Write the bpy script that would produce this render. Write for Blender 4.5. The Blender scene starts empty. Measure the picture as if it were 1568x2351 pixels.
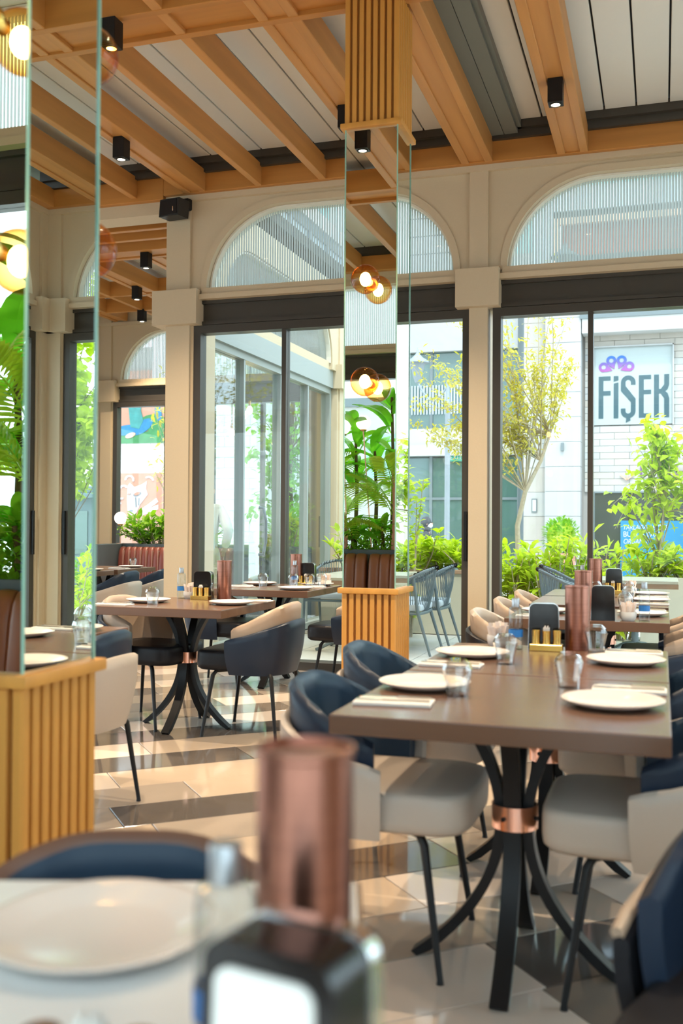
import bpy, bmesh, math, random
from math import sin, cos, pi, radians
from mathutils import Vector, Matrix

S = bpy.context.scene
COL = S.collection
R = random.Random(7)

# ---------------------------------------------------------------- camera
cam = bpy.data.cameras.new('camera')
cam_o = bpy.data.objects.new('camera', cam)
COL.objects.link(cam_o)
YAW, PIT, ROL = -0.309093, 0.0136176, 0.0063239
fw = Vector((sin(YAW) * cos(PIT), cos(YAW) * cos(PIT), sin(PIT)))
rt = Vector((cos(YAW), -sin(YAW), 0))
up = rt.cross(fw)
r2 = rt * cos(ROL) + up * sin(ROL)
u2 = up * cos(ROL) - rt * sin(ROL)
M = Matrix((r2, u2, -fw)).transposed().to_4x4()
M.translation = (0, 0, 1.23)
cam_o.matrix_world = M
cam.sensor_fit = 'VERTICAL'
cam.sensor_height = 36.0
cam.sensor_width = 24.0
cam.lens = 36.0 * 2303.3 / 2351.0
cam.clip_start = 0.05
cam.clip_end = 300
cam.dof.use_dof = True
cam.dof.focus_distance = 8.2
cam.dof.aperture_fstop = 2.9
S.camera = cam_o

# ---------------------------------------------------------------- sky, sun, exposure
W = bpy.data.worlds.new('world')
S.world = W
W.use_nodes = True
bg = W.node_tree.nodes['Background']
bg.inputs[0].default_value = (0.72, 0.87, 1.0, 1)
bg.inputs[1].default_value = 2.7
sun = bpy.data.lights.new('sun', 'SUN')
sun.energy = 1.6
sun.angle = radians(4)
sun.color = (1.0, 0.96, 0.88)
sun_o = bpy.data.objects.new('sun', sun)
COL.objects.link(sun_o)
sun_o.rotation_euler = Vector((-0.12, 0.50, -0.80)).to_track_quat('-Z', 'Y').to_euler()
S.view_settings.view_transform = 'Standard'
S.view_settings.look = 'None'
S.view_settings.exposure = 0.62
S.view_settings.gamma = 1.0
S.view_settings.use_curve_mapping = False
cy = S.cycles
cy.max_bounces = 8
cy.diffuse_bounces = 4
cy.glossy_bounces = 4
cy.transmission_bounces = 8
cy.transparent_max_bounces = 16
cy.caustics_reflective = False
cy.caustics_refractive = False
cy.sample_clamp_indirect = 6.0
cy.use_adaptive_sampling = True
cy.adaptive_threshold = 0.03
cy.use_denoising = True


# ---------------------------------------------------------------- materials
def nt(name):
    m = bpy.data.materials.new(name)
    m.use_nodes = True
    return m, m.node_tree.nodes, m.node_tree.links, m.node_tree.nodes['Principled BSDF']


def mat(name, col, rough=0.5, metal=0.0, noise=0.0, scale=20.0, stretch=(1, 1, 1), spec=0.5, bump=0.0, emit=None, estr=0.0, coat=0.0):
    m, N, L, b = nt(name)
    b.inputs['Base Color'].default_value = (*col, 1)
    b.inputs['Roughness'].default_value = rough
    b.inputs['Metallic'].default_value = metal
    b.inputs['Specular IOR Level'].default_value = spec
    b.inputs['Coat Weight'].default_value = coat
    if emit:
        b.inputs['Emission Color'].default_value = (*emit, 1)
        b.inputs['Emission Strength'].default_value = estr
    if noise or bump:
        t = N.new('ShaderNodeTexCoord')
        mp = N.new('ShaderNodeMapping')
        mp.inputs['Scale'].default_value = stretch
        n = N.new('ShaderNodeTexNoise')
        n.inputs['Scale'].default_value = scale
        n.inputs['Detail'].default_value = 4
        L.new(t.outputs['Object'], mp.inputs[0])
        L.new(mp.outputs[0], n.inputs['Vector'])
        if noise:
            cr = N.new('ShaderNodeMix')
            cr.data_type = 'RGBA'
            cr.inputs[6].default_value = (*[c * (1 - noise) for c in col], 1)
            cr.inputs[7].default_value = (*[min(1, c * (1 + noise)) for c in col], 1)
            L.new(n.outputs['Fac'], cr.inputs[0])
            L.new(cr.outputs[2], b.inputs['Base Color'])
        if bump:
            bp = N.new('ShaderNodeBump')
            bp.inputs['Strength'].default_value = bump
            bp.inputs['Distance'].default_value = 0.01
            L.new(n.outputs['Fac'], bp.inputs['Height'])
            L.new(bp.outputs[0], b.inputs['Normal'])
    return m


def wood(name, col, axis, rough=0.45, var=0.28, sc=14.0):
    st = [1, 1, 1]
    st['xyz'.index(axis)] = 0.06
    return mat(name, col, rough, noise=var, scale=sc, stretch=st, spec=0.35)


def leaf_mat(name, col, tr=0.4, rough=0.4):
    m, N, L, b = nt(name)
    b.inputs['Base Color'].default_value = (*col, 1)
    b.inputs['Roughness'].default_value = rough
    t = N.new('ShaderNodeBsdfTranslucent')
    t.inputs[0].default_value = (min(1, col[0] * 1.5), min(1, col[1] * 1.35), col[2] * 0.6, 1)
    g = N.new('ShaderNodeNewGeometry')
    cr = N.new('ShaderNodeMix')
    cr.data_type = 'RGBA'
    cr.inputs[6].default_value = (*[c * 0.6 for c in col], 1)
    cr.inputs[7].default_value = (min(1, col[0] * 1.5), min(1, col[1] * 1.2), col[2], 1)
    L.new(g.outputs['Random Per Island'], cr.inputs[0])
    L.new(cr.outputs[2], b.inputs['Base Color'])
    mx = N.new('ShaderNodeMixShader')
    mx.inputs[0].default_value = tr
    L.new(b.outputs[0], mx.inputs[1])
    L.new(t.outputs[0], mx.inputs[2])
    L.new(mx.outputs[0], N['Material Output'].inputs[0])
    return m


def pane_mat(name, tint=(0.97, 1.0, 0.985), stripes=False, refl=1.0, edge=None, epow=2.5):
    m, N, L, b = nt(name)
    N.remove(b)
    tr = N.new('ShaderNodeBsdfTransparent')
    tr.inputs[0].default_value = (*tint, 1)
    gl = N.new('ShaderNodeBsdfGlossy')
    gl.inputs['Roughness'].default_value = 0.0
    lw = N.new('ShaderNodeLayerWeight')
    lw.inputs[0].default_value = 0.5
    pw = N.new('ShaderNodeMath'); pw.operation = 'POWER'
    pw.inputs[1].default_value = 4.0
    L.new(lw.outputs['Facing'], pw.inputs[0])
    fr = N.new('ShaderNodeMath'); fr.operation = 'MULTIPLY_ADD'
    fr.inputs[1].default_value = 0.55 * refl
    fr.inputs[2].default_value = 0.03 * refl
    L.new(pw.outputs[0], fr.inputs[0])
    mx = N.new('ShaderNodeMixShader')
    L.new(fr.outputs[0], mx.inputs[0])
    L.new(tr.outputs[0], mx.inputs[1])
    L.new(gl.outputs[0], mx.inputs[2])
    if edge:
        p3 = N.new('ShaderNodeMath'); p3.operation = 'POWER'; p3.inputs[1].default_value = epow
        L.new(lw.outputs['Facing'], p3.inputs[0])
        mc = N.new('ShaderNodeMix'); mc.data_type = 'RGBA'
        mc.inputs[6].default_value = (*tint, 1); mc.inputs[7].default_value = (*edge, 1)
        L.new(p3.outputs[0], mc.inputs[0]); L.new(mc.outputs[2], tr.inputs[0])
    out = mx
    if stripes:
        g = N.new('ShaderNodeNewGeometry')
        sp = N.new('ShaderNodeSeparateXYZ')
        L.new(g.outputs['Position'], sp.inputs[0])
        a = N.new('ShaderNodeMath'); a.operation = 'ADD'
        L.new(sp.outputs[0], a.inputs[0]); L.new(sp.outputs[1], a.inputs[1])
        mo = N.new('ShaderNodeMath'); mo.operation = 'FLOORED_MODULO'
        mo.inputs[1].default_value = 0.0228
        L.new(a.outputs[0], mo.inputs[0])
        gt = N.new('ShaderNodeMath'); gt.operation = 'LESS_THAN'
        gt.inputs[1].default_value = 0.0105
        L.new(mo.outputs[0], gt.inputs[0])
        d = N.new('ShaderNodeBsdfDiffuse'); d.inputs[0].default_value = (0.62, 0.66, 0.65, 1)
        t2 = N.new('ShaderNodeBsdfTranslucent'); t2.inputs[0].default_value = (0.40, 0.44, 0.43, 1)
        m2 = N.new('ShaderNodeMixShader'); m2.inputs[0].default_value = 0.6
        L.new(d.outputs[0], m2.inputs[1]); L.new(t2.outputs[0], m2.inputs[2])
        m3 = N.new('ShaderNodeMixShader')
        L.new(gt.outputs[0], m3.inputs[0]); L.new(mx.outputs[0], m3.inputs[1]); L.new(m2.outputs[0], m3.inputs[2])
        out = m3
    L.new(out.outputs[0], N['Material Output'].inputs[0])
    return m


def clear_glass(name, col=(1, 1, 1), rough=0.0, ior=1.45):
    m, N, L, b = nt(name)
    b.inputs['Base Color'].default_value = (*col, 1)
    b.inputs['Roughness'].default_value = rough
    b.inputs['Transmission Weight'].default_value = 1.0
    b.inputs['IOR'].default_value = ior
    return m


def plank_mat(name, col, var=0.12):
    m = mat(name, col, 0.07, noise=var, scale=3.5, spec=0.55)
    N, L = m.node_tree.nodes, m.node_tree.links
    return m


MT = {}
MT['plaster'] = mat('plaster', (0.58, 0.465, 0.315), 0.6, noise=0.03, scale=60, bump=0.05)
MT['trimwhite'] = mat('trim_white', (0.78, 0.74, 0.64), 0.45)
MT['bronze'] = mat('bronze_frame', (0.050, 0.042, 0.033), 0.42, metal=0.0, spec=0.4)
MT['wingframe'] = mat('wing_frame', (0.33, 0.36, 0.35), 0.45)
MT['darkgap'] = mat('dark_gap', (0.03, 0.027, 0.022), 0.6)
MT['gutter'] = mat('gutter_grey', (0.16, 0.17, 0.15), 0.5)
MT['panel'] = mat('roof_panel', (0.76, 0.75, 0.70), 0.36, spec=0.45)
MT['beam'] = wood('oak_beam', (0.53, 0.24, 0.068), 'y', 0.45, 0.32, 10)
MT['beamx'] = wood('oak_beam_cross', (0.48, 0.20, 0.045), 'x', 0.45, 0.32, 10)
MT['slat'] = wood('oak_slat', (0.62, 0.29, 0.06), 'z', 0.42, 0.25, 16)
MT['slatback'] = wood('oak_backing', (0.30, 0.12, 0.022), 'z', 0.5, 0.2, 16)
MT['mirror'] = mat('mirror', (0.86, 0.90, 0.85), 0.0, metal=1.0)
MT['mirroredge'] = mat('mirror_edge', (0.30, 0.55, 0.45), 0.1, spec=0.8)
MT['glass'] = pane_mat('window_glass')
MT['frit'] = pane_mat('fritted_glass', stripes=True)
MT['glasswing'] = pane_mat('door_glass', tint=(0.93, 0.98, 0.965), refl=1.4)
MT['table'] = wood('walnut_top', (0.135, 0.070, 0.042), 'x', 0.24, 0.4, 9)
MT['table'].node_tree.nodes['Principled BSDF'].inputs['Coat Weight'].default_value = 0.15
MT['table'].node_tree.nodes['Principled BSDF'].inputs['Coat Roughness'].default_value = 0.22
MT['black'] = mat('black_metal', (0.010, 0.010, 0.011), 0.42, spec=0.25)
MT['copper'] = mat('brushed_copper', (0.36, 0.16, 0.115), 0.30, metal=1.0, noise=0.4, scale=6, stretch=(0.2, 0.2, 16))
MT['copperpol'] = mat('polished_copper', (0.80, 0.42, 0.30), 0.2, metal=1.0)
MT['brass'] = mat('brass', (0.72, 0.46, 0.12), 0.25, metal=1.0)
MT['beige'] = mat('beige_leather', (0.47, 0.40, 0.335), 0.48, bump=0.06, scale=140, noise=0.03)
MT['tan'] = mat('tan_leather', (0.40, 0.295, 0.215), 0.45, bump=0.06, scale=140, noise=0.03)
MT['navy'] = mat('navy_leather', (0.015, 0.026, 0.048), 0.40, bump=0.04, scale=140, spec=0.28)
MT['blue'] = mat('navy_leather_sky_sheen', (0.016, 0.038, 0.070), 0.40, bump=0.04, scale=140, spec=0.3)  # navy hide with the sky's blue reflection put into its colour
MT['blackleather'] = mat('black_leather', (0.011, 0.011, 0.014), 0.42, bump=0.04, scale=140, spec=0.22)
MT['brownrim'] = mat('dark_brown_leather', (0.030, 0.024, 0.026), 0.42, spec=0.22)
MT['plate'] = mat('cream_ceramic', (0.72, 0.66, 0.61), 0.14, spec=0.5)
MT['plateunder'] = mat('plate_underside', (0.45, 0.38, 0.33), 0.3)
MT['glassware'] = pane_mat('drinking_glass', tint=(0.985, 0.985, 0.98), refl=3.2, edge=(0.66, 0.68, 0.67))
MT['amber'] = pane_mat('amber_glass', tint=(1.0, 0.80, 0.45), refl=1.2, edge=(0.85, 0.34, 0.03), epow=1.2)
MT['bulb'] = mat('bulb_glow', (1, 0.8, 0.5), 0.4, emit=(1.0, 0.66, 0.28), estr=30.0)
MT['globe'] = mat('opal_globe', (0.9, 0.88, 0.84), 0.3, emit=(1.0, 0.93, 0.83), estr=1.1)
MT['lens'] = mat('lamp_lens', (1, 0.9, 0.7), 0.4, emit=(1.0, 0.80, 0.52), estr=14.0)
MT['napkin'] = mat('white_paper', (0.80, 0.77, 0.72), 0.8)
MT['sachet'] = mat('sachet_paper', (0.82, 0.70, 0.62), 0.7, noise=0.15, scale=90)
MT['steel'] = mat('cutlery_steel', (0.72, 0.68, 0.62), 0.18, metal=1.0)
MT['capgrey'] = mat('silver_cap', (0.42, 0.43, 0.45), 0.3, metal=0.8)
MT['bottle'] = pane_mat('bottle_plastic', tint=(0.90, 0.93, 0.93), refl=2.0, edge=(0.45, 0.5, 0.5))
MT['bluelabel'] = mat('blue_label', (0.02, 0.18, 0.52), 0.4)
MT['ceramic'] = mat('white_ceramic', (0.78, 0.74, 0.68), 0.3)
MT['dispenser'] = mat('gloss_black', (0.008, 0.008, 0.009), 0.12, spec=0.55)
MT['chrome'] = mat('chrome_rim', (0.8, 0.8, 0.8), 0.1, metal=1.0)
MT['maroon'] = mat('maroon_leather', (0.20, 0.055, 0.042), 0.38)
MT['cognac'] = mat('cognac_leather', (0.25, 0.085, 0.038), 0.4)
MT['piping'] = mat('leather_seam', (0.55, 0.33, 0.27), 0.5)
MT['planter'] = mat('slate_planter', (0.085, 0.105, 0.115), 0.5)
MT['soil'] = mat('soil', (0.05, 0.035, 0.02), 0.9)
MT['terracotta'] = mat('terracotta', (0.62, 0.27, 0.20), 0.7)
MT['l_hedge'] = leaf_mat('laurel_leaf', (0.44, 0.62, 0.05), 0.5)
MT['l_yellow'] = leaf_mat('yellow_leaf', (0.50, 0.50, 0.11), 0.45)
MT['l_green'] = leaf_mat('green_leaf', (0.20, 0.46, 0.04), 0.45)
MT['l_dark'] = leaf_mat('tropical_leaf', (0.17, 0.52, 0.05), 0.55, 0.3)
MT['l_palm'] = leaf_mat('palm_leaf', (0.40, 0.62, 0.08), 0.5, 0.35)
MT['l_moss'] = leaf_mat('small_leaf', (0.22, 0.48, 0.04), 0.5)
MT['bark'] = mat('bark', (0.42, 0.34, 0.24), 0.8, noise=0.3, scale=30)
MT['barkdark'] = mat('dark_bark', (0.16, 0.10, 0.055), 0.8, noise=0.3, scale=30)
MT['stone'] = mat('limestone', (0.47, 0.455, 0.43), 0.7, noise=0.05, scale=4)
MT['stone2'] = mat('limestone_warm', (0.47, 0.425, 0.38), 0.7, noise=0.06, scale=4)
MT['stone3'] = mat('limestone_grey', (0.44, 0.44, 0.44), 0.7, noise=0.05, scale=4)
MT['joint'] = mat('stone_joint', (0.34, 0.32, 0.30), 0.9)
MT['paving'] = mat('street_paving', (0.62, 0.60, 0.57), 0.7, noise=0.05, scale=2)
MT['deck'] = mat('terrace_tile', (0.60, 0.58, 0.55), 0.5, noise=0.05, scale=3)
MT['facglass'] = mat('green_facade_glass', (0.075, 0.14, 0.125), 0.06, spec=0.9)
MT['shopdark'] = mat('dark_shop_glass', (0.05, 0.055, 0.045), 0.06, spec=0.7)
MT['facmetal'] = mat('facade_metal', (0.16, 0.19, 0.20), 0.4)
MT['signpanel'] = mat('sign_panel', (0.40, 0.445, 0.445), 0.6)
MT['signtext'] = mat('sign_letters', (0.045, 0.095, 0.115), 0.6)
MT['poster'] = mat('poster_blue', (0.015, 0.22, 0.42), 0.5)
MT['white'] = mat('white_paint', (0.62, 0.62, 0.61), 0.5)
MT['purple'] = mat('purple_letter', (0.17, 0.07, 0.17), 0.5)
MT['greenbadge'] = mat('green_badge', (0.12, 0.45, 0.06), 0.5)
MT['exitgreen'] = mat('exit_green', (0.02, 0.36, 0.24), 0.5)
MT['lampgrey'] = mat('lamp_post_grey', (0.25, 0.28, 0.31), 0.45)
MT['lampdark'] = mat('lamp_post_dark', (0.10, 0.12, 0.13), 0.45)
MT['metalchair'] = mat('grey_aluminium', (0.15, 0.19, 0.21), 0.42)
MT['cushion'] = mat('grey_cushion', (0.52, 0.57, 0.62), 0.85)
MT['teak'] = wood('teak_board', (0.33, 0.20, 0.125), 'x', 0.5)
MT['palewood'] = mat('pale_table_top', (0.50, 0.46, 0.36), 0.5)
MT['speaker'] = mat('speaker_black', (0.012, 0.011, 0.010), 0.55)
MT['pinkwall'] = mat('pink_mural_ground', (0.46, 0.225, 0.155), 0.8, noise=0.08, scale=2)
MT['teal'] = mat('teal_paint', (0.05, 0.22, 0.21), 0.8, noise=0.35, scale=6)
MT['bluep'] = mat('blue_paint', (0.03, 0.17, 0.33), 0.8, noise=0.3, scale=6)
MT['greenp'] = mat('green_paint', (0.05, 0.20, 0.07), 0.8, noise=0.4, scale=5)
MT['whitep'] = mat('white_mural_paint', (0.60, 0.58, 0.575), 0.8)
MT['greyp'] = mat('grey_mural_paint', (0.20, 0.21, 0.23), 0.8)
MT['skin'] = mat('skin', (0.60, 0.35, 0.25), 0.5)
MT['shirt'] = mat('white_shirt', (0.78, 0.79, 0.81), 0.8)
MT['greyshirt'] = mat('grey_shirt', (0.36, 0.38, 0.40), 0.8)
MT['chino'] = mat('cream_trousers', (0.66, 0.60, 0.46), 0.8)
MT['burgundy'] = mat('burgundy_trousers', (0.20, 0.05, 0.055), 0.8)
MT['coat'] = mat('charcoal_coat', (0.06, 0.062, 0.07), 0.8)
MT['hairdark'] = mat('dark_hair', (0.03, 0.02, 0.015), 0.6)
MT['haircurl'] = mat('light_brown_hair', (0.34, 0.20, 0.09), 0.6)
MT['mask'] = mat('face_mask', (0.75, 0.82, 0.84), 0.8)
MT['kiosk'] = mat('kiosk_paint', (0.11, 0.17, 0.19), 0.5)
MT['reddish'] = mat('red_balcony_wall', (0.42, 0.115, 0.065), 0.7)
MT['peach'] = mat('peach_frame', (0.80, 0.45, 0.30), 0.7)
MT['bluegrey'] = mat('blue_grey_cladding', (0.50, 0.58, 0.66), 0.5)
MT['tealglass'] = mat('teal_window_glass', (0.28, 0.50, 0.48), 0.08, spec=0.8)
PL = [plank_mat('marble_dark', (0.105, 0.090, 0.080)), plank_mat('marble_beige', (0.46, 0.370, 0.285)),
      plank_mat('marble_taupe', (0.34, 0.285, 0.235)), plank_mat('marble_cream', (0.62, 0.525, 0.445)),
      plank_mat('marble_grey', (0.20, 0.165, 0.135))]
MT['grout'] = mat('grout', (0.16, 0.13, 0.10), 0.7)


# ---------------------------------------------------------------- geometry helpers
class MB:
    def __init__(s):
        s.v, s.f, s.mi = [], [], []
        s.cur = 0

    def add(s, vs, fs):
        o = len(s.v)
        s.v += [tuple(p) for p in vs]
        s.f += [tuple(i + o for i in f) for f in fs]
        s.mi += [s.cur] * len(fs)
        return s

    def box(s, x0, x1, y0, y1, z0, z1):
        return s.add([(x0, y0, z0), (x1, y0, z0), (x1, y1, z0), (x0, y1, z0), (x0, y0, z1), (x1, y0, z1), (x1, y1, z1), (x0, y1, z1)],
                     [(0, 3, 2, 1), (4, 5, 6, 7), (0, 1, 5, 4), (1, 2, 6, 5), (2, 3, 7, 6), (3, 0, 4, 7)])

    def bbox(s, x0, x1, y0, y1, z0, z1, b=0.01, seg=2):
        bm = bmesh.new()
        bmesh.ops.create_cube(bm, size=1)
        for v in bm.verts:
            v.co = ((x0 + x1) / 2 + v.co.x * (x1 - x0), (y0 + y1) / 2 + v.co.y * (y1 - y0), (z0 + z1) / 2 + v.co.z * (z1 - z0))
        bmesh.ops.bevel(bm, geom=bm.edges[:], offset=b, segments=seg, affect='EDGES', profile=0.6)
        bm.verts.index_update()
        s.add([v.co[:] for v in bm.verts], [[v.index for v in f.verts] for f in bm.faces])
        bm.free()
        return s

    def tube(s, pts, rad, n=8, cap=True):
        pts = [Vector(p) for p in pts]
        if not hasattr(rad, '__len__'):
            rad = [rad] * len(pts)
        vs, fs = [], []
        prev = None
        for i, p in enumerate(pts):
            a = pts[max(0, i - 1)]
            b = pts[min(len(pts) - 1, i + 1)]
            t = (b - a).normalized()
            if prev is None:
                x = t.orthogonal().normalized()
            else:
                x = (prev - t * prev.dot(t)).normalized()
            prev = x
            y = t.cross(x)
            for k in range(n):
                q = 2 * pi * k / n
                vs.append(p + (x * cos(q) + y * sin(q)) * rad[i])
        for i in range(len(pts) - 1):
            for k in range(n):
                a, b = i * n + k, i * n + (k + 1) % n
                fs.append((a, b, b + n, a + n))
        if cap:
            fs.append(tuple(range(n - 1, -1, -1)))
            fs.append(tuple((len(pts) - 1) * n + k for k in range(n)))
        return s.add(vs, fs)

    def lathe(s, prof, n=24, c=(0, 0, 0), close=False):
        vs, fs = [], []
        for r, z in prof:
            for k in range(n):
                q = 2 * pi * k / n
                vs.append((c[0] + r * cos(q), c[1] + r * sin(q), c[2] + z))
        m = len(prof)
        for i in range(m - (0 if close else 1)):
            j = (i + 1) % m
            for k in range(n):
                a, b = i * n + k, i * n + (k + 1) % n
                fs.append((a, b, j * n + (k + 1) % n, j * n + k))
        if not close:
            if prof[0][0] > 1e-6:
                fs.append(tuple(range(n - 1, -1, -1)))
            if prof[-1][0] > 1e-6:
                fs.append(tuple((m - 1) * n + k for k in range(n)))
        return s.add(vs, fs)

    def ball(s, c, r, n=16, m=10, sc=(1, 1, 1)):
        prof = [(max(1e-4, sin(pi * i / m)) * r, -cos(pi * i / m) * r) for i in range(m + 1)]
        vs, fs = [], []
        for rr, z in prof:
            for k in range(n):
                q = 2 * pi * k / n
                vs.append((c[0] + rr * cos(q) * sc[0], c[1] + rr * sin(q) * sc[1], c[2] + z * sc[2]))
        for i in range(m):
            for k in range(n):
                a, b = i * n + k, i * n + (k + 1) % n
                fs.append((a, b, b + n, a + n))
        return s.add(vs, fs)

    def prism(s, poly, fn, d0, d1):
        """poly: 2-D outline; fn(u, v, d) -> point; extruded from d0 to d1"""
        n = len(poly)
        vs = [fn(u, v, d0) for u, v in poly] + [fn(u, v, d1) for u, v in poly]
        fs = [tuple(range(n)), tuple(range(2 * n - 1, n - 1, -1))]
        for i in range(n):
            j = (i + 1) % n
            fs.append((i, i + n, j + n, j))
        return s.add(vs, fs)

    def build(s, name, m, parent=None, smooth=False, ang=40, loc=None):
        me = bpy.data.meshes.new(name)
        me.from_pydata(s.v, [], s.f)
        for x in (m if isinstance(m, (list, tuple)) else [m]):
            me.materials.append(x)
        if isinstance(m, (list, tuple)):
            me.polygons.foreach_set('material_index', s.mi)
        bm = bmesh.new()
        bm.from_mesh(me)
        bmesh.ops.recalc_face_normals(bm, faces=bm.faces)
        bm.to_mesh(me)
        bm.free()
        if smooth:
            me.shade_smooth()
            me.set_sharp_from_angle(angle=radians(ang))
        o = bpy.data.objects.new(name, me)
        COL.objects.link(o)
        if parent:
            o.parent = parent
        if loc:
            o.location = loc
        return o

    def raw(s, name, m, parent=None):
        """no normal recalculation: loose leaves"""
        me = bpy.data.meshes.new(name)
        me.from_pydata(s.v, [], s.f)
        me.materials.append(m)
        o = bpy.data.objects.new(name, me)
        COL.objects.link(o)
        if parent:
            o.parent = parent
        return o


def tag(o, label=None, cat=None, group=None, kind=None):
    if label: o['label'] = label
    if cat: o['category'] = cat
    if group: o['group'] = group
    if kind: o['kind'] = kind
    return o


def thing(name, loc, rz=0.0, label=None, cat=None, group=None, kind=None):
    o = bpy.data.objects.new(name, None)
    o.empty_display_size = 0.1
    COL.objects.link(o)
    o.location = loc
    o.rotation_euler = (0, 0, rz)
    return tag(o, label, cat, group, kind)


def clone(o, parent=None):
    c = o.copy()
    COL.objects.link(c)
    if parent: c.parent = parent
    for ch in list(o.children):
        clone(ch, c)
    return c


def put(proto, used, loc, rz, label, group=None):
    o = proto if not used else clone(proto)
    o.location = loc
    o.rotation_euler = (0, 0, rz)
    o['label'] = label
    if group: o['group'] = group
    return o


def piece(mesh_obj, loc, parent, rz=0.0, scale=None, name=None):
    o = bpy.data.objects.new(name or mesh_obj.name.split('.')[0], mesh_obj.data)
    COL.objects.link(o)
    o.parent = parent
    o.location = loc
    o.rotation_euler = (0, 0, rz)
    if scale: o.scale = scale
    return o


def with_mat(ob, m):
    o = ob.copy()
    o.data = ob.data.copy()
    o.data.materials.clear()
    o.data.materials.append(m)
    return o


exec_parts = []
# ================================================================ FLOOR
floor = MB().box(-9, 2.7, -0.6, 8.3, -0.2, -0.024).box(-9, -4.1, 8.3, 13.0, -0.2, -0.024).build('floor', MT['grout'])
tag(floor, kind='structure')
TH = radians(42)
du, dn = Vector((cos(TH), sin(TH), 0)), Vector((-sin(TH), cos(TH), 0))
PWID, PLEN = 0.31, 1.2
DARK = {13: (0.886, 2.05), 16: (0.57, 1.77), 18: (-0.2, 3.3), 7: (1.62, 2.7), 10: (0.9, 1.95), 21: (1.0, 2.11), 5: (-0.35, 0.75), 23: (0.6, 1.8), 15: (3.6, 4.7), 12: (3.0, 4.2)}


def inside(x, y):
    return (-9 < x < 2.7 and -0.6 < y < 8.25) or (-9 < x < -4.1 and 8.2 < y < 12.9)


plank_shared = {}
rest = MB()
nplank = 0


def plank_at(row, u0, u1, mi):
    global nplank
    n0 = 0.06 + row * PWID
    c = du * ((u0 + u1) / 2) + dn * (n0 + PWID / 2)
    ln = u1 - u0
    pts = [du * u + dn * n for u in (u0 + 0.002, u1 - 0.002) for n in (n0 + 0.002, n0 + PWID - 0.002)]
    if not all(inside(p.x, p.y) for p in pts):
        if not any(inside(p.x, p.y) for p in pts):
            return
        # clipped border plank: joins the border strip
        poly = [pts[0], pts[1], pts[3], pts[2]]
        for ax, val, sg in ((0, -9, 1), (0, 2.7, -1), (1, -0.6, 1), (1, 8.28 if c.x > -4.2 else 12.98, -1)):
            out = []
            for i in range(len(poly)):
                a, b = poly[i], poly[(i + 1) % len(poly)]
                ia, ib = (a[ax] - val) * sg >= 0, (b[ax] - val) * sg >= 0
                if ia: out.append(a)
                if ia != ib:
                    t = (val - a[ax]) / (b[ax] - a[ax])
                    out.append(a.lerp(b, t))
            poly = out
            if len(poly) < 3: return
        rest.cur = mi
        rest.prism([(p.x, p.y) for p in poly], lambda a, b, d: (a, b, d), -0.024, 0.0)
        return
    if -4.6 < c.x < 1.2 and 1.6 < c.y < 8.3 and nplank < 290:
        key = (round(ln, 3), mi)
        if key not in plank_shared:
            h, w = ln / 2 - 0.002, PWID / 2 - 0.002
            o = MB().bbox(-h, h, -w, w, -0.024, 0.0, 0.0015, 1).build('floor_plank', PL[mi], floor)
            plank_shared[key] = o
            o.location = c
            o.rotation_euler = (0, 0, TH)
        else:
            piece(plank_shared[key], c, floor, TH, name='floor_plank')
        nplank += 1
    else:
        rest.cur = mi
        rest.prism([(p.x, p.y) for p in (pts[0], pts[1], pts[3], pts[2])], lambda a, b, d: (a, b, d), -0.024, 0.0)


rp = random.Random(3)
for row in range(-9, 52):
    off = rp.choice([0, 0.3, 0.6, 0.9])
    cuts = [-8 + off + PLEN * k for k in range(22)]
    dk = DARK.get(row)
    if dk:
        cuts = [c for c in cuts if not (dk[0] - 0.35 < c < dk[1] + 0.35)] + list(dk)
        cuts.sort()
    lastm = -1
    for a, b in zip(cuts, cuts[1:]):
        if dk and abs(a - dk[0]) < 1e-6:
            mi = 0
        else:
            mi = rp.choices([0, 1, 2, 3, 4], [0.10 if not dk else 0, 0.36, 0.24, 0.2, 0.10])[0]
            if mi == lastm: mi = 1 if mi != 1 else 3
        lastm = mi
        plank_at(row, a, b, mi)
ob = rest.build('floor_planks', PL, floor)
tag(ob, kind='stuff')


# ================================================================ ARCHED WALLS
ZT, ZS, ZA = 4.12, 3.29, 4.01     # wall top, spring line, arch crown


def arch_pts(a, b, r, n=14):
    p = []
    for i in range(n + 1):
        q = pi - (pi / 2) * i / n
        p.append((a + r + r * cos(q), ZS + (ZA - ZS) * sin(q)))
    for i in range(n + 1):
        q = pi / 2 - (pi / 2) * i / n
        p.append((b - r + r * cos(q), ZS + (ZA - ZS) * sin(q)))
    return p


WN = [0]


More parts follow.
